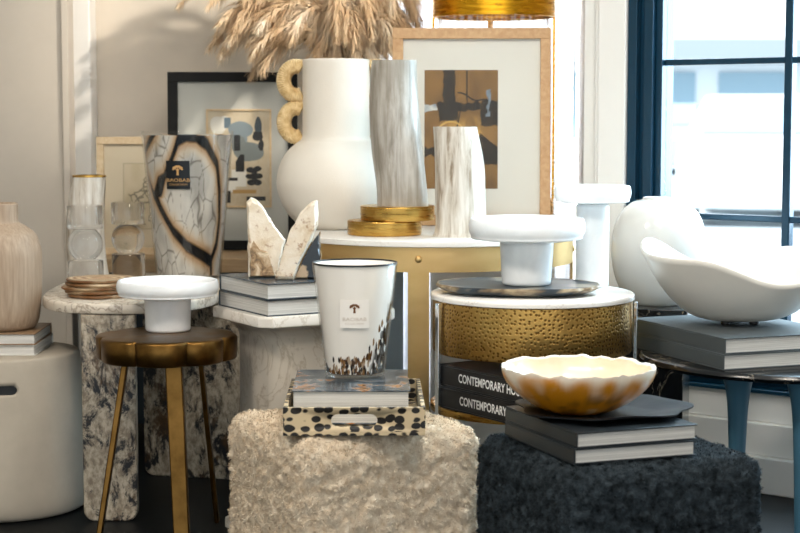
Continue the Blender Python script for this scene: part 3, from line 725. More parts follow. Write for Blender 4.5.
# ------------------------------------------------------------------ large brass table
BT = thing('console_table', 'large round brass table with a white marble top under the big white vase', 'table', (.10, 5.0, 0))
R = .42
bm = bmesh.new(); lathe(bm, [(R - .006, ZL - .018), (R, ZL - .016), (R + .001, ZL - .009), (R, ZL - .002), (R - .006, ZL)], 128); finish(bm, 'marble_top', M['marble_white'], BT, smooth=50)
def arc_sheet(r, a0, a1, z0, z1, th, n=24):
    bm = bmesh.new(); L = []
    for k in range(n + 1):
        a_ = math.radians(a0 + (a1 - a0) * k / n); c_, s_ = math.cos(a_), math.sin(a_); L.append([(r * c_, r * s_, z0), (r * c_, r * s_, z1), ((r - th) * c_, (r - th) * s_, z1), ((r - th) * c_, (r - th) * s_, z0)])
    loft(bm, L, a1 - a0 < 359.9, a1 - a0 < 359.9); return bm
finish(arc_sheet(R - .012, 0, 360, ZL - .086, ZL - .018, .006, 128), 'band', M['brass_satin'], BT, smooth=50)
for k, ac in enumerate((-97, -5, 107, 193)):
    hw = 4.1
    bm = arc_sheet(R - .0115, ac - hw, ac + hw, 0, ZL - .085, .008, 8)
    if k == 2:
        finish(bm, 'leg', M['steel_grey'], BT, smooth=50)['label'] = 'blue grey leg'
    else: finish(bm, 'leg', M['brass_satin'], BT, smooth=50)
    bm = bmesh.new(); lathe(bm, [(.0095, 0), (.0095, .002), (.007, .005), (.003, .0065)], 20)
    a_ = math.radians(ac); finish(bm, 'rivet', M['brass_satin'], BT, loc=((R - .012) * math.cos(a_), (R - .012) * math.sin(a_), ZL - .05), rot=(0, PI/2, a_))

# ------------------------------------------------------------------ big white vase
V = thing('vase', 'big white double-bodied vase with raffia ring handles on the brass table', 'vase', (-.191, 5.12, ZL))
k_ = 5.12 / 1700
prof = [(.08, 0), (.098, .002), (.135, .030), (.165, .075), (.180, .125), (.178, .165), (.165, .205), (.145, .235), (.122, .255), (.108, .266), (.1025, .285), (.101, .34), (.101, .42), (.101, .49), (.100, .503), (.095, .505), (.090, .498), (.088, .42)]
bm = bmesh.new(); lathe(bm, smoothp(prof, 5), 96); finish(bm, 'body', M['white_ceramic'], V, smooth=70)
for sx in (-1, 1):
    for zc in (.442, .318):
        hd = bmesh.new(); rr, tr_ = .0375, .0225; n = 120; R2 = [tr_ * (1 + .10 * (.5 - .5 * math.cos(q * PI / 2)) - .05) for q in range(n + 1)]
        # open side of the ring faces the neck
        pts = [(sx * (.104 + (rr * -math.cos(math.radians(62 + 236 * q / n)) + rr * .42)), 0, zc + rr * 1.15 * math.sin(math.radians(62 + 236 * q / n))) for q in range(n + 1)]
        tube(hd, pts, R2, 16, True, (0, 1, 0)); finish(hd, 'handle', M['raffia'], V, smooth=60)

# ------------------------------------------------------------------ frames
def grid_art(w, h, nx, ny, fn, name, parent, loc):
    bm = rect_grid(w, h, nx, ny)
    for v in bm.verts: v.co = Vector((v.co.x, 0, v.co.y))
    o = finish(bm, name, M['art'], parent, loc=loc); colour(o, lambda co: fn(.5 + co.x / w, .5 - co.z / h)); return o
def frame(label, loc, rz, tilt, w, h, rail, depth, fm, mm, rail_in=0):
    t = thing('framed_picture', label, 'picture', loc, rz); t.rotation_euler = (-tilt, 0, rz)
    bm = bmesh.new()
    box(bm, -w/2, w/2, -depth, 0, 0, rail); box(bm, -w/2, w/2, -depth, 0, h - rail, h); box(bm, -w/2, -w/2 + rail, -depth, 0, rail, h - rail); box(bm, w/2 - rail, w/2, -depth, 0, rail, h - rail)
    finish(bm, 'frame', fm, t, bevel=.0015)
    bm = bmesh.new(); box(bm, -w/2 + rail, w/2 - rail, -.008, -.002, rail, h - rail); finish(bm, 'mat_board', mm, t)
    bm = bmesh.new(); box(bm, -w/2 + rail, w/2 - rail, -depth + .004, -depth + .006, rail, h - rail); finish(bm, 'glazing', M['glazing'], t)
    return t
# oak picture on the brass table
w, h = .487, .606
F1 = frame('big oak framed abstract in brown and black standing on the brass table', (.2200, 5.245, ZL), math.radians(-1.5), math.radians(3), w, h, .033, .024, M['oak'], M['mat_board'])
def art1(u, v):
    n = nz(u * 5, v * 5, 1) ; n2 = nz(u * 16, v * 16, 2); n3 = nz(u * 3 + 5, v * 22, 7)
    br, br2, ochre, dk, gr = lin('#8e6a3c'), lin('#6f5230'), lin('#c59a52'), lin('#15191c'), lin('#8a95a0')
    c_ = mixc(br, br2, .5 + n); c_ = mixc(c_, ochre, sstep(.35, .55, v) * sstep(.75, .6, v) * sstep(.25, .4, u) * sstep(.85, .7, u) * (.75 + n2))
    e = .02 * n2 + .015 * n3
    def rect(x0, x1, y0, y1): return x0 + e < u < x1 + e and y0 + e < v < y1 + e
    if rect(.25, .42, -.1, .32) or rect(.18, .95, .27, .33 + .03 * n) or rect(.2, .45, .33, .50) and n > -.2 or rect(.77, 1.1, .25, .47) or rect(.74, 1.1, .52, .80) and (u - .74) * .5 + .52 < v or rect(-.1, .28, .65, .73): c_ = mixc(dk, c_, .08 + .2 * max(0, n2))
    if rect(-.1, .17, .29, .36) and n3 > -.1: c_ = mixc(gr, lin('#d6d6d2'), .5 + n2)
    if abs(u - .58 - .01 * n) < .008 and v < .3 or abs(u - .47 - .05 * n) < .008 and .3 < v < .6 or abs(v - .2 - .14 * (u - .45) - .04 * n) < .006 and .45 < u < .95: c_ = dk
    if abs(math.hypot(u - .36, (v - .56) * 1.6) - .2) < .012 and v < .56: c_ = lin('#caa35c')
    if rect(.84, .90, .16, .40) and n2 > -.15: c_ = mixc(lin('#4d5b68'), gr, .5 + n2)
    if math.hypot(u - .63, v - .46) < .07: c_ = mixc(c_, br2, .6)
    return c_
grid_art(.226, .365, 110, 170, art1, 'painting', F1, (-.032, -.0086, .606 - .128 - .1825))
# black frame
w, h = .440, .605
F2 = frame('black framed collage on a grey mat leaning against the back wall', (-.569, 5.80, .62), math.radians(2), math.radians(3), w, h, .033, .026, M['black_wood'], M['mat_grey'])
aw, ah = .222, .335; F2c = (.020, -.0125, .605 - .125 - .1675)
bm = bmesh.new(); q = .006
for x0, x1, z0, z1 in ((-aw/2, aw/2, ah/2 - q, ah/2), (-aw/2, aw/2, -ah/2, -ah/2 + q), (-aw/2, -aw/2 + q, -ah/2 + q, ah/2 - q), (aw/2 - q, aw/2, -ah/2 + q, ah/2 - q)): box(bm, x0, x1, -.004, .004, z0, z1)
finish(bm, 'inner_frame', M['pale_oak'], F2, loc=F2c)
def art2(u, v):
    n = nz(u * 4, v * 6, 3); n2 = nz(u * 24, v * 24, 5); p = (u + .02 * n, v + .015 * n)
    c_ = mixc(lin('#b9a88c'), lin('#c9bda6'), .5 + n + .4 * n2)
    if .1 < u < .9 and .05 < v < .4: c_ = mixc(c_, lin('#cbbda3'), .5)
    def el(x, y, a_, b_): return ((p[0]-x)/a_)**2 + ((p[1]-y)/b_)**2 < 1
    wh, bl, k, gr, bg = lin('#d8d6cf'), lin('#5d7180'), lin('#14161a'), lin('#7c8a92'), lin('#727a7a')
    if el(.17, .15, .13, .09) or el(.26, .12, .1, .07) or (.38 < u < .62 and .62 < v < .8) or (.32 < u < .45 and .7 < v < .86): c_ = wh
    if .26 < u < .37 and .07 < v < .18: c_ = bl
    if el(.53, .2, .2, .085) or el(.5, .3, .14, .1): c_ = gr
    if el(.66, .43, .24, .1) or el(.5, .36, .12, .1): c_ = bg
    if el(.81, .16, .055, .1): c_ = mixc(k, bl, .3)
    if el(.80, .27, .085, .045) or el(.86, .36, .045, .06) or (.74 < u < .88 and .22 < v < .29): c_ = k
    if (.42 < u < .52 and .25 < v < .42) or (.45 < u < .59 and .46 < v < .64 and u + v > .98) or (.3 < u < .48 and .70 < v < .735) or (.2 < u < .32 and .6 < v < .68): c_ = k
    for x, y in ((.68, .62), (.80, .61), (.68, .69), (.82, .69), (.70, .755), (.80, .755)):
        if el(x, y, .07, .03): c_ = k
    if .7 < u < .8 and .6 < v < .77: c_ = k
    if .4 < u < .78 and .83 < v < .87 : c_ = lin('#b08a52')
    if .62 < u < .93 and .905 < v < .945: c_ = k
    if .2 < u < .36 and .84 < v < .97: c_ = k
    return c_
grid_art(aw - .012, ah - .012, 120, 180, art2, 'collage', F2, (F2c[0], -.0105, F2c[2]))
# small pale oak frame
w, h = .30, .388
F3 = frame('small pale oak framed line drawing behind the glass candle holders', (-.848, 5.60, .62), math.radians(1), math.radians(3), w, h, .024, .02, M['pale_oak'], M['mat_cream'])
lines = []
r = random.Random(12)
for k in range(16):
    x, y = r.uniform(.25, .75), r.uniform(.2, .95); L_ = [(x, y)]; an = r.uniform(0, 6)
    for q in range(7): an += r.gauss(0, .7); x += .07 * math.cos(an); y += .05 * math.sin(an); L_.append((x, y))
    lines.append(L_)
def art3(u, v):
    if u < .03 or u > .97 or v < .02 or v > .98: return lin('#b7a98f')
    d_ = min(seg_dist((u, v), L_)[0] for L_ in lines); c_ = mixc(lin('#cdbea4'), lin('#c2b294'), .5 + nz(u*5, v*5, 9))
    return mixc(lin('#4a443c'), c_, .25 + .75 * sstep(.004, .016, d_))
grid_art(.15, .22, 90, 130, art3, 'line_drawing', F3, (.01, -.0086, .388 - .085 - .11))

# sideboard under them
SB = thing('sideboard', 'dark sideboard with a tan wooden top under the black framed collage', 'sideboard', (-.66, 5.69, 0))
bm = bmesh.new(); box(bm, -.36, .36, -.25, .25, .575, .62); finish(bm, 'top', M['oak_top'], SB, bevel=.003)
bm = bmesh.new(); box(bm, -.34, .34, -.235, .235, .08, .575); finish(bm, 'body', M['dark_body'], SB, bevel=.003)
for s in (-1, 1):
    bm = bmesh.new(); box(bm, -.165, .165, -.012, 0, .10, .55); dr = finish(bm, 'door', M['dark_body'], SB, loc=(s * .168, -.2355, 0), bevel=.002)
    bm = bmesh.new(); lathe(bm, [(.008, 0), (.009, .012), (.004, .018)], 16); finish(bm, 'knob', M['brass'], dr, loc=(-s * .14, -.012, .33), rot=(PI/2, 0, 0))
    for y in (-1, 1):
        bm = bmesh.new(); box(bm, -.018, .018, -.018, .018, 0, .08); finish(bm, 'foot', M['dark_body'], SB, loc=(s * .31, y * .2, 0))

# ------------------------------------------------------------------ pampas in a tall white planter
PL = (-.16, 5.76)
t = thing('planter', 'tall white planter holding the pampas grass behind the big white vase', 'planter', (*PL, 0))
bm = bmesh.new(); lathe(bm, [(.10, 0), (.115, .01), (.125, .6), (.13, 1.24), (.128, 1.25), (.122, 1.25), (.118, 1.22), (.115, 1.0), (.001, 1.0)], 64, True, False); finish(bm, 'pot', M['gloss_white'], t, smooth=50)
bm = bmesh.new(); lathe(bm, [(.001, 1.005), (.116, 1.005), (.116, 1.0)], 40, False, False); finish(bm, 'soil', M['stem'], t)
def plume(k, end, peak):
    r = random.Random(900 + k); bm = bmesh.new()
    base = Vector((PL[0] + r.uniform(-.05, .05), PL[1] + r.uniform(-.05, .05), 1.01)); end = Vector(end)
    c1 = Vector((base.x * .97 + end.x * .03, base.y * .97 + end.y * .03, peak)); c2 = Vector((base.x * .3 + end.x * .7, base.y * .3 + end.y * .7, peak + .06))
    pts = []; n = 26
    for i in range(n):
        t_ = i / (n - 1); u_ = 1 - t_; pts.append(base * u_**3 + c1 * 3*u_*u_*t_ + c2 * 3*u_*t_*t_ + end * t_**3)
    tube(bm, pts, [.0026 - .0015 * i / n for i in range(n)], 5)
    for f in bm.faces: f.material_index = 1
    start = int(n * .45)
    for q in range(430):
        s = r.random(); i = start + s * (n - 1 - start); i0 = min(int(i), n - 2); f_ = i - i0
        c_ = pts[i0].lerp(pts[i0+1], f_); d_ = (pts[i0+1] - pts[i0]).normalized()
        rad = Vector((r.gauss(0, 1), r.gauss(0, 1), r.gauss(0, 1))); rad = (rad - d_ * rad.dot(d_)).normalized()
        env = math.sin(PI * min(1, .12 + s * .9)) ** .7; L = r.uniform(.05, .125) * (.3 + .7 * env)
        wd = r.uniform(.0014, .0034); prev = None; side = rad.cross(d_).normalized(); v_ = (d_ * .85 + rad * r.uniform(.25, .7)).normalized(); c2 = c_.copy()
        for m_ in range(4):
            ww = wd * (1 - m_ / 3.4); a1, b1 = bm.verts.new(c2 - side * ww), bm.verts.new(c2 + side * ww)
            if prev: bm.faces.new((prev[0], prev[1], b1, a1))
            prev = (a1, b1); c2 = c2 + v_ * (L / 3); v_ = (v_ + Vector((0, 0, -.42)) + Vector((r.gauss(0, .1), r.gauss(0, .1), r.gauss(0, .1)))).normalized()
    o = finish(bm, 'pampas_plume', [M['pampas'], M['stem']], smooth=180)
    return tag(o, 'feathery beige pampas grass plume in the tall white planter', 'dried grass', 'pampas grass plumes in the tall white planter')
r = random.Random(3); k = 0
for az0, az1, n, d0, d1, z0, z1 in ((196, 238, 20, .34, .54, 1.20, 1.37), (184, 240, 18, .34, .62, 1.36, 1.60), (232, 300, 18, .16, .34, 1.20, 1.34), (235, 310, 8, .12, .30, 1.38, 1.58), (298, 336, 14, .18, .30, 1.24, 1.42), (300, 340, 8, .15, .28, 1.42, 1.60), (30, 160, 6, .15, .25, 1.40, 1.60)):
    for q in range(n):
        k += 1; az = math.radians(az0 + (az1 - az0) * (q + r.random()) / n); dd = r.uniform(d0, d1); ze = r.uniform(z0, z1)
        plume(k, (PL[0] + dd * math.cos(az), PL[1] + dd * .85 * math.sin(az), ze), max(1.36, ze + r.uniform(.10, .2)))

# ------------------------------------------------------------------ brass lantern on a white plinth
LX, LY = .312, 5.72
t = thing('plinth', 'round white plinth under the brass and glass lantern behind the oak picture', 'plinth', (LX, LY, 0))
bm = bmesh.new(); lathe(bm, [(.20, 0), (.21, .004), (.21, .745), (.206, .75)], 72); finish(bm, 'body', M['trim'], t, smooth=50)
L = thing('lantern', 'tall brass ringed lantern with ribbed glass behind the oak picture', 'lantern', (LX, LY, .7505))
RL = .205
def ring(z0, z1, ro, ri, name):
    bm = bmesh.new(); lathe(bm, [(ri, z0), (ro, z0), (ro, z1), (ri, z1), (ri, z0)], 96, False, False); return finish(bm, name, M['brass_gold'], L, smooth=50, bevel=.0015)
rg = ring(.652, .712, RL, RL - .008, 'top_ring'); ring(0, .05, RL, RL - .008, 'base_ring')
bm = bmesh.new(); P_ = smoothp([(-.012, 0, 0), (-.006, 0, .005), (-.003, 0, -.003), (.003, 0, .004), (.007, 0, -.002), (.013, 0, .001)], 5)
tube(bm, [(RL * math.sin(x / RL + .03) , -RL * math.cos(x / RL + .03) - .0008, .682 + z) for x, y, z in P_], .0009, 6); finish(bm, 'mark', M['black_matte'], rg)
for q in (-3, 183, 90):
    a_ = math.radians(q); bm = bmesh.new(); box(bm, -.004, .004, -.009, .009, .05, .652); finish(bm, 'bar', M['brass_gold'], L, loc=((RL - .004) * math.cos(a_), (RL - .004) * math.sin(a_), 0), rot=(0, 0, a_))
bm = bmesh.new(); n = 360; loft(bm, [[((RL - .022 + .004 * math.cos(36 * a_)) * math.cos(a_), (RL - .022 + .004 * math.cos(36 * a_)) * math.sin(a_), z) for a_ in [2*PI*i/n for i in range(n)]] for z in (.02, .69)], False, False); finish(bm, 'ribbed_glass', M['ribbed_glass'], L, smooth=80)

# ------------------------------------------------------------------ white marble table
WT = thing('side_table', 'white marble pedestal table with cut corners between the stool and the cream ottoman', 'table', (0, 0, 0))
a = math.radians(30); tw, td = .39, .33; c = corner(-.337, 4.142, a, tw, td); WT.location = (*c, 0); WT.rotation_euler = (0, 0, a)
def cutrect(w, d, ch, off=0):
    w -= 2*off; d -= 2*off
    base = [(w/2 - ch, -d/2), (w/2, -d/2 + ch), (w/2, d/2 - ch), (w/2 - ch, d/2), (-w/2 + ch, d/2), (-w/2, d/2 - ch), (-w/2, -d/2 + ch), (-w/2 + ch, -d/2)]
    return base
bm = bmesh.new(); loft(bm, [[(x, y, z) for x, y in cutrect(tw, td, .028, o_)] for o_, z in ((.006, ZW - .030), (.0, ZW - .027), (0, ZW - .004), (.003, ZW))]); finish(bm, 'table_top', M['marble_top'], WT, bevel=.002)
bm = bmesh.new(); loft(bm, [[(x, y, z) for x, y in cutrect(tw, td, .028, o_)] for o_, z in ((.052, 0.03), (.052, ZW - .075), (.050, ZW - .060), (.043, ZW - .047), (.030, ZW - .037), (.012, ZW - .0305))]); finish(bm, 'pedestal', M['marble_grey'], WT, smooth=45)
bm = bmesh.new(); loft(bm, [[(x, y, z) for x, y in cutrect(tw, td, .028, o_)] for o_, z in ((.02, 0), (.02, .026), (.024, .03))]); finish(bm, 'base', M['marble_top'], WT, bevel=.002)

# bookends of petrified wood
def petrified(pts, depth, s, px0, z0, th=.05):
    """outline in tenths of the photo's pixels turned to metres: pts (x, height), extruded with rough edges"""
    bm = bmesh.new(); P_ = []
    m_ = len(pts)
    for i in range(m_):
        a_, b_ = pts[i], pts[(i+1) % m_]; n = max(1, int(math.dist(a_, b_) / .006))
        for q in range(n): P_.append((a_[0] + (b_[0]-a_[0]) * q / n, a_[1] + (b_[1]-a_[1]) * q / n))
    cx = sum(p[0] for p in P_) / len(P_); cz = sum(p[1] for p in P_) / len(P_); loops = []
    for y, k_ in ((-th/2, .90), (-th/2 + .004, .97), (-th/4, 1), (0, 1.01), (th/4, 1), (th/2 - .004, .97), (th/2, .9)):
        L_ = []
        for x, z in P_:
            n_ = nz(x * 60, z * 60, y * 60) * .004; d_ = math.hypot(x - cx, z - cz) + 1e-6
            X, Z = cx + (x - cx) * k_, cz + (z - cz) * k_
            L_.append((X + n_ * (x-cx)/d_, y + .002 * nz(x * 90, z * 90, 3), max(z0, Z + n_ * (z-cz)/d_ if z > .004 else Z)))
        loops.append(L_)
    loft(bm, loops); return bm
def stone(co, seed, dark=0):
    n = nz(co.x * 25 + seed, co.z * 25, co.y * 25); n2 = nz(co.x * 80, co.z * 60 + seed, co.y * 80); n3 = nz(co.x * 12, co.z * 14 + seed, 3)
    c_ = mixc(lin('#dccbb2'), lin('#f0e8da'), .5 + n)
    c_ = mixc(c_, lin('#a97f57'), sstep(.15, .5, n2 * .6 + n3 * .7)); return mixc(c_, lin('#3a2c22'), sstep(.42, .6, n2 * .8 + n * .4))
s = 4.31 / 1700
def op(*pp): return [((x - 262) * s, (278 - y) * s) for x, y in pp]
bx = thing('bookend', 'petrified wood bookend leaning away from the candle, on the grey edged books', 'bookend', (-.351 , 4.345, ZWB), math.radians(8))
bm = petrified(op((247,278),(247,238),(246,203),(250,198),(256,200),(263,208),(272,224),(284,240),(280,258),(276,278)), .06, s, 0, 0)
finish(bm, 'stone', M['petrified'], bx, smooth=25)
bm = petrified(op((248,277),(248,247),(252,240),(258,249),(266,252),(270,264),(275,277)), .06, s, 0, 0, .064)
finish(bm, 'bark', M['petrified_dark'], bx, smooth=25)['label'] = 'brown rough bark patch'
bx = thing('bookend', 'petrified wood bookend leaning towards the white candle, with a dark polished face', 'bookend', (-.346, 4.278, ZWB), math.radians(-6))
bm = petrified(op((274,278),(279,262),(284,246),(291,228),(301,210),(312,200),(317,199),(317,224),(311,238),(301,257),(293,278)), .06, s, 0, 0, .034)
finish(bm, 'stone', M['petrified'], bx, smooth=25)
bm = petrified(op((292,278),(300,260),(309,243),(317,232),(318,278)), .06, s, 0, 0, .04)
finish(bm, 'polished_face', M['polished'], bx, smooth=25, loc=(0, .036, 0))['label'] = 'dark polished face'

# ------------------------------------------------------------------ concrete stool, sand vase
CS = thing('stool', 'round concrete stool with a slot handle under the sand coloured vase', 'stool', (-1.095, 4.64, 0))
bm = bmesh.new(); lathe(bm, smoothp([(.19, 0), (.215, .004), (.228, .02), (.234, .06), (.231, .14), (.224, .26), (.215, .38), (.21, .425), (.204, .435), (.19, .437)], 5), 128); body = finish(bm, 'body', M['concrete'], CS, smooth=60)
bm = bmesh.new(); pts = []
for cx, a0 in ((.024, -90), (-.024, 90)):
    for q in range(9): an = math.radians(a0 + 180 * q / 8); pts.append((cx + .0135 * math.cos(an), .0135 * math.sin(an)))
loft(bm, [[(x, y, z) for x, z in pts] for y in (-.04, .06)]); cut = finish(bm, 'handle_slot', M['black_matte'], CS)
# recessed slot: cut the wall, then line the recess
bo = body.modifiers.new('slot', 'BOOLEAN'); bo.object = cut; bo.operation = 'DIFFERENCE'; bo.solver = 'EXACT'
dv = math.atan2(-4.68, 1.10 - .02); sx_ = .222
cut.location = (sx_ * math.cos(dv), sx_ * math.sin(dv), .355); cut.rotation_euler = (0, 0, dv + PI/2)
bpy.context.view_layer.update()
dg = bpy.context.evaluated_depsgraph_get(); me = bpy.data.meshes.new_from_object(body.evaluated_get(dg)); body.modifiers.clear(); body.data = me
for v in cut.data.vertices: v.co = Vector((v.co.x * .999, v.co.y * .3 + .035, v.co.z * .999))
VS = thing('vase', 'sand coloured ribbed bottle vase standing on the books of the concrete stool', 'vase', (-1.101, 4.625, .4975))
bm = bmesh.new(); lathe(bm, smoothp([(.075, 0), (.098, .004), (.112, .03), (.119, .10), (.122, .18), (.119, .225), (.105, .26), (.078, .282), (.063, .290), (.060, .303), (.060, .337), (.0585, .342), (.054, .341), (.052, .31)], 5), 96); finish(bm, 'body', M['sand'], VS, smooth=70)

# ------------------------------------------------------------------ hammered brass drum table
DT = thing('drum_table', 'round hammered brass drum table with a white marble top and a lower shelf', 'table', (.3325, 4.25, 0))
RD = .255
bm = bmesh.new(); lathe(bm, [(RD - .006, ZD - .016), (RD, ZD - .014), (RD + .0005, ZD - .008), (RD, ZD - .003), (RD - .004, ZD)], 128); finish(bm, 'marble_top', M['marble_white'], DT, smooth=50)
bm = bmesh.new(); lathe(bm, [(RD - .02, .492), (RD - .008, .491), (RD - .005, .495), (RD - .0045, .56), (RD - .005, ZD - .017), (RD - .02, ZD - .0165)], 128); finish(bm, 'drum', M['hammered'], DT, smooth=50)
bm = bmesh.new(); lathe(bm, [(RD - .02, .342), (RD, .343), (RD + .002, .350), (RD, .360), (RD - .01, .3615)], 128); finish(bm, 'shelf', M['brass'], DT, smooth=50)
for ac in (-157, -14, 80):
    a_ = math.radians(ac); bm = bmesh.new(); box(bm, -.004, .004, -.009, .009, 0, ZD - .018); finish(bm, 'leg', M['chrome'], DT, loc=((RD + .0045) * math.cos(a_), (RD + .0045) * math.sin(a_), 0), rot=(0, 0, a_), bevel=.001)
# petrified wood platter
t = thing('platter', 'slice of dark petrified wood with a rough bark edge on the drum table', 'platter', (.292, 4.225, ZD), math.radians(-14))
n = 110; rimr = []
for i in range(n):
    a_ = 2*PI*i/n; rimr.append((.205 * (1 + .09 * nz(math.cos(a_) * 2, math.sin(a_) * 2, 4) + .03 * nz(math.cos(a_) * 7, math.sin(a_) * 7, 9)) * math.cos(a_) , (.160 + .012 * nz(a_, 2, 2) + .035 * math.cos(a_ - .6) * math.cos(a_ + .4)) * math.sin(a_)))
bm = bmesh.new(); L_ = []
for k_, z_ in ((.02, .004), (.8, .004), (.90, .007), (.97, .013), (1.0, .019), (.99, .0245), (.96, .0235), (.8, .0225), (.6, .0225), (.4, .0225), (.2, .0225), (.02, .0225)):
    L_.append([(x * k_ + (.0025 * nz(x * 70, y * 70, z_ * 200) if k_ > .9 else 0), y * k_ + (.0025 * nz(x * 70, y * 70, z_ * 300) if k_ > .9 else 0), max(.004, z_)) for x, y in rimr])
loft(bm, L_); o = finish(bm, 'slab', M['vstone'], t, smooth=60)
def plat(co):
    a_ = math.atan2(co.y, co.x); i = int((a_ % (2*PI)) / (2*PI) * n) % n; k_ = math.hypot(co.x, co.y) / math.hypot(*rimr[i])
    n1 = nz(co.x * 14, co.y * 14, 5)
    c_ = mixc(lin('#0f1c26'), lin('#2b3a44'), sstep(-.1, .5, n1)); c_ = mixc(c_, lin('#8d8270'), sstep(.25, .5, nz(co.x * 9 + 4, co.y * 9, 1)))
    return mixc(c_, mixc(lin('#6b5840'), lin('#b9a585'), .5 + 1.2 * nz(co.x * 60, co.y * 60, co.z * 90)), sstep(.955, .975, k_))
colour(o, plat)
bm = bmesh.new()
lathe(bm, [(.09, 0), (.1, .0), (.1, .004), (.09, .004)], 48); finish(bm, 'foot_pad', M['black_matte'], t)

# ------------------------------------------------------------------ black ottoman: iron plate, honey bowl
t = thing('plate', 'thin black scalloped iron plate under the honey coloured bowl', 'plate', (.415, 3.455, TOPB), math.radians(10))
n = 120; bm = bmesh.new(); L_ = []
rp = []
for i in range(n):
    a_ = 2*PI*i/n; q = 1 + .055 * math.cos(7 * a_ + .5) + .03 * math.cos(3*a_); rp.append((.178 * q * math.cos(a_), .150 * q * math.sin(a_)))
for k_, z_ in ((.5, 0), (.62, .001), (.85, .010), (1.0, .013), (1.0, .0155), (.85, .0135), (.62, .0045), (.5, .004)): L_.append([(x * k_, y * k_, z_ + (.0025 * math.sin(3 * math.atan2(y, x)) if k_ > .8 else 0)) for x, y in rp])
loft(bm, L_); o = finish(bm, 'iron', M['iron_plate'], t, smooth=60)
t = thing('bowl', 'honey and white alabaster bowl with a rough rim on the black scalloped plate', 'bowl', (.362 + .002, 3.425, TOPB + .0045), math.radians(0))
t.location = (.366, 3.455, TOPB + .0045)
n = 120; Hb = .094
def hb(a_, k_):   # k_: 0 base .. 1 rim
    r_ = (.052 + .106 * math.sin(k_ * PI / 2) ** .85); rag = 1 + (.03 * nz(math.cos(a_) * 3, math.sin(a_) * 3, 2) + .02 * nz(math.cos(a_) * 9, math.sin(a_) * 9, 5)) * k_; return r_ * rag
bm = bmesh.new(); L_ = []
K_ = [i / 16 for i in range(17)]
for k_ in K_: L_.append([(hb(a_, k_) * math.cos(a_), hb(a_, k_) * math.sin(a_), Hb * k_ ** 1.15 + k_ ** 4 * (.006 * nz(math.cos(a_) * 4, math.sin(a_) * 4, 7) + .004 * nz(math.cos(a_) * 14, math.sin(a_) * 14, 7))) for a_ in [2*PI*i/n for i in range(n)]])
for k_ in K_[::-1]:
    L_.append([((hb(a_, k_) - .009) * math.cos(a_), (hb(a_, k_) - .009) * math.sin(a_), .010 + (Hb - .013) * k_ ** 1.15 + k_ ** 4 * (.006 * nz(math.cos(a_) * 4, math.sin(a_) * 4, 7) + .004 * nz(math.cos(a_) * 14, math.sin(a_) * 14, 7))) for a_ in [2*PI*i/n for i in range(n)]])
loft(bm, L_); o = finish(bm, 'shell', M['honey'], t, smooth=60)
nv = len(K_) * n
def honey(co):
    z = co.z / Hb; r_ = math.hypot(co.x, co.y)
    inner = r_ < hb(math.atan2(co.y, co.x), max(0, z) ** (1/1.15)) - .004
    n1 = nz(co.x * 22, co.y * 22, co.z * 14); n2 = nz(co.x * 60, co.y * 60, co.z * 40)
    cream = mixc(lin('#e6d3b8'), lin('#eee0cc'), .5 + n1)
    if inner: return mixc(cream, lin('#e6c9a0'), .3 * sstep(0, .5, n1))
    c_ = mixc(cream, lin('#cf8512'), sstep(1.0, .62, z + .5 * n1)); c_ = mixc(c_, lin('#8a5a14'), sstep(.12, .45, n1 * .8 + n2 * .4) * sstep(.85, .3, z)); c_ = mixc(c_, lin('#f0dcb8'), sstep(.35, .55, -n1 + .3 * n2) * .5)
    return mixc(c_, lin('#f2e8d9'), sstep(.9, 1.0, z))
colour(o, honey)

# ------------------------------------------------------------------ black marble plinth, moon vase
t = thing('side_table', 'black veined marble cube table under the round glossy white vase', 'table', (.69, 4.76, 0), math.radians(-14))
bm = bmesh.new(); box(bm, -.118, .118, -.115, .115, 0, .525); finish(bm, 'body', M['black_marble'], t, bevel=.002)
bm = bmesh.new(); box(bm, -.128, .128, -.122, .122, .525, .549); finish(bm, 'top', M['black_marble'], t, bevel=.002)
MV = thing('vase', 'round glossy white moon vase on the black marble table by the window', 'vase', (.730, 4.78, .549))
bm = bmesh.new(); lathe(bm, smoothp([(.06, 0), (.078, .002), (.105, .035), (.125, .085), (.133, .145), (.129, .205), (.110, .255), (.078, .285), (.050, .294), (.046, .300), (.040, .300), (.036, .285)], 6), 96); finish(bm, 'body', M['gloss_white'], MV, smooth=70)

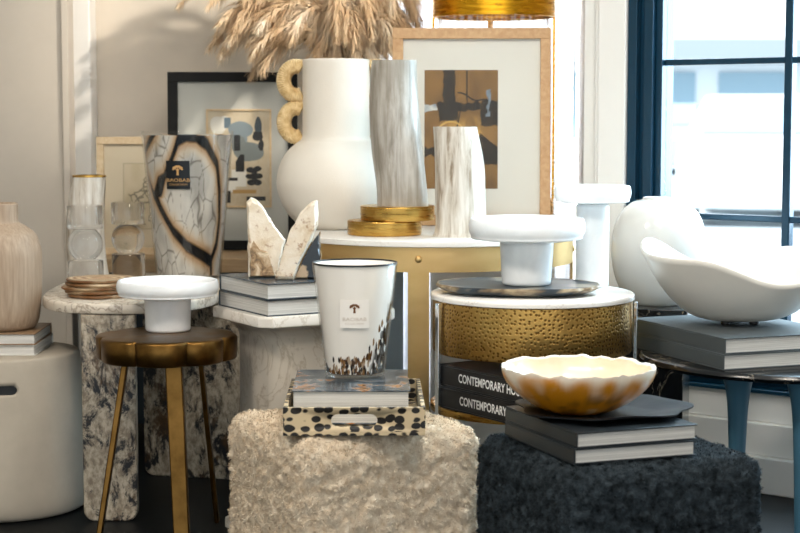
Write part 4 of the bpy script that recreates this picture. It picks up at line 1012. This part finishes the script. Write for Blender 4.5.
# ------------------------------------------------------------------ dark round table and wavy bowl
RT = thing('side_table', 'low round table with a dark marble top and blue grey legs by the window', 'table', (.986, 4.20, 0))
bm = bmesh.new(); lathe(bm, [(.36, ZR - .020), (.380, ZR - .018), (.386, ZR - .010), (.383, ZR - .002), (.38, ZR)], 128); finish(bm, 'table_top', M['black_marble'], RT, smooth=50)
for x, y in ((-.162, -.10), (-.04, -.26), (.25, .12)):
    bm = bmesh.new(); lathe(bm, smoothp([(.014, 0), (.017, .15), (.021, .28), (.026, .38), (.036, .44), (.046, ZR - .02)], 4), 40); finish(bm, 'leg', M['leg_blue'], RT, loc=(x, y, 0), smooth=50)
t = thing('bowl', 'wavy rimmed white ceramic bowl on small feet on the grey books by the window', 'bowl', (.842, 4.215, ZRB), math.radians(0))
n = 128
def wv(a_, k_, off=0):
    sq = 1 + .10 * abs(math.sin(2 * a_)) ** 1.5 * k_
    R_ = ((.06 + .178 * k_ ** .66 - off)); x = R_ * math.cos(a_) * sq; y = R_ * .80 * math.sin(a_) * sq
    q_ = math.degrees(a_) % 360; L_ = [(-30, .125), (0, .150), (50, .165), (95, .112), (145, .190), (182, .165), (235, .158), (288, .098), (330, .125), (360, .150)]
    for (a0, h0), (a1, h1) in zip(L_, L_[1:]):
        if a0 <= q_ <= a1: rim = h0 + (h1 - h0) * (.5 - .5 * math.cos(PI * (q_ - a0) / (a1 - a0)))
    return (x, y, .010 + off * .8 + (rim - off * .3) * k_ ** 1.5)
K_ = [i / 22 for i in range(23)]
bm = bmesh.new(); loft(bm, [[wv(2*PI*i/n, k_) for i in range(n)] for k_ in K_] + [[(lambda p: (p[0], p[1], p[2] + .004))(wv(2*PI*i/n, 1, .004)) for i in range(n)]] + [[wv(2*PI*i/n, k_, .009) for i in range(n)] for k_ in K_[::-1]]); finish(bm, 'shell', M['wavy_white'], t, smooth=70)
for x, y in ((-.035, -.03), (.035, -.03), (0, .04)):
    bm = bmesh.new(); lathe(bm, [(.010, 0), (.012, .002), (.012, .011)], 20); finish(bm, 'foot', M['black_matte'], t, loc=(x, y, 0))

# ------------------------------------------------------------------ light
W = bpy.data.worlds.new('sky'); bpy.context.scene.world = W; W.use_nodes = True
bg = W.node_tree.nodes['Background']; bg.inputs[0].default_value = (.90, .96, 1.0, 1); bg.inputs[1].default_value = 1.2
def area(name, loc, target, size, power, col, sy=None):
    l = bpy.data.lights.new(name, 'AREA'); l.energy = power; l.color = col; l.size = size
    if sy: l.shape = 'RECTANGLE'; l.size_y = sy
    else: l.shape = 'DISK'
    o = bpy.data.objects.new(name, l); C.objects.link(o); o.location = loc
    o.rotation_euler = (Vector(target) - Vector(loc)).to_track_quat('-Z', 'Y').to_euler(); return o
WARM = (1.0, .90, .79)
area('unseen_ceiling_light', (-1.3, 2.6, 2.7), (-1.1, 3.4, 0), .5, 22, WARM)
area('unseen_ceiling_light', (.7, 3.3, 2.7), (.2, 5.2, .9), .4, 13, (1, .95, .88))  # added fill light for the back pictures, stands for no known fixture
area('unseen_ceiling_light', (.3, 2.2, 2.7), (.2, 3.4, 0), .5, 22, WARM)
tl = bpy.data.lights.new('track_lamp', 'SPOT'); tl.energy = 230; tl.color = (1.0, .90, .78); tl.spot_size = math.radians(25); tl.spot_blend = .7; tl.shadow_soft_size = .05
to = bpy.data.objects.new('track_lamp', tl); C.objects.link(to); to.location = (1.15, 3.9, 2.65); to.rotation_euler = (Vector((-.75, 6.0, 1.42)) - to.location).to_track_quat('-Z', 'Y').to_euler()
dl = wpt(1.05, .7); tg = wpt(.6, -1.2)
area('window_daylight', (dl[0], dl[1], 1.7), (tg[0], tg[1], .75), 1.9, 135, (.72, .89, 1.0), 2.2)
area('curtain_daylight', (.25, 7.0, 1.6), (.25, 6.2, 1.2), 1.2, 200, (.97, .98, 1.0), 2.2)
sun = bpy.data.lights.new('sun', 'SUN'); sun.energy = 5.0; sun.angle = .2; sun.color = (1, .97, .92); so = bpy.data.objects.new('sun', sun); C.objects.link(so); so.rotation_euler = (math.radians(40), 0, math.radians(-30))

sc = bpy.context.scene
sc.view_settings.view_transform = 'Standard'; sc.view_settings.look = 'None'; sc.view_settings.exposure = .75; sc.view_settings.gamma = 1
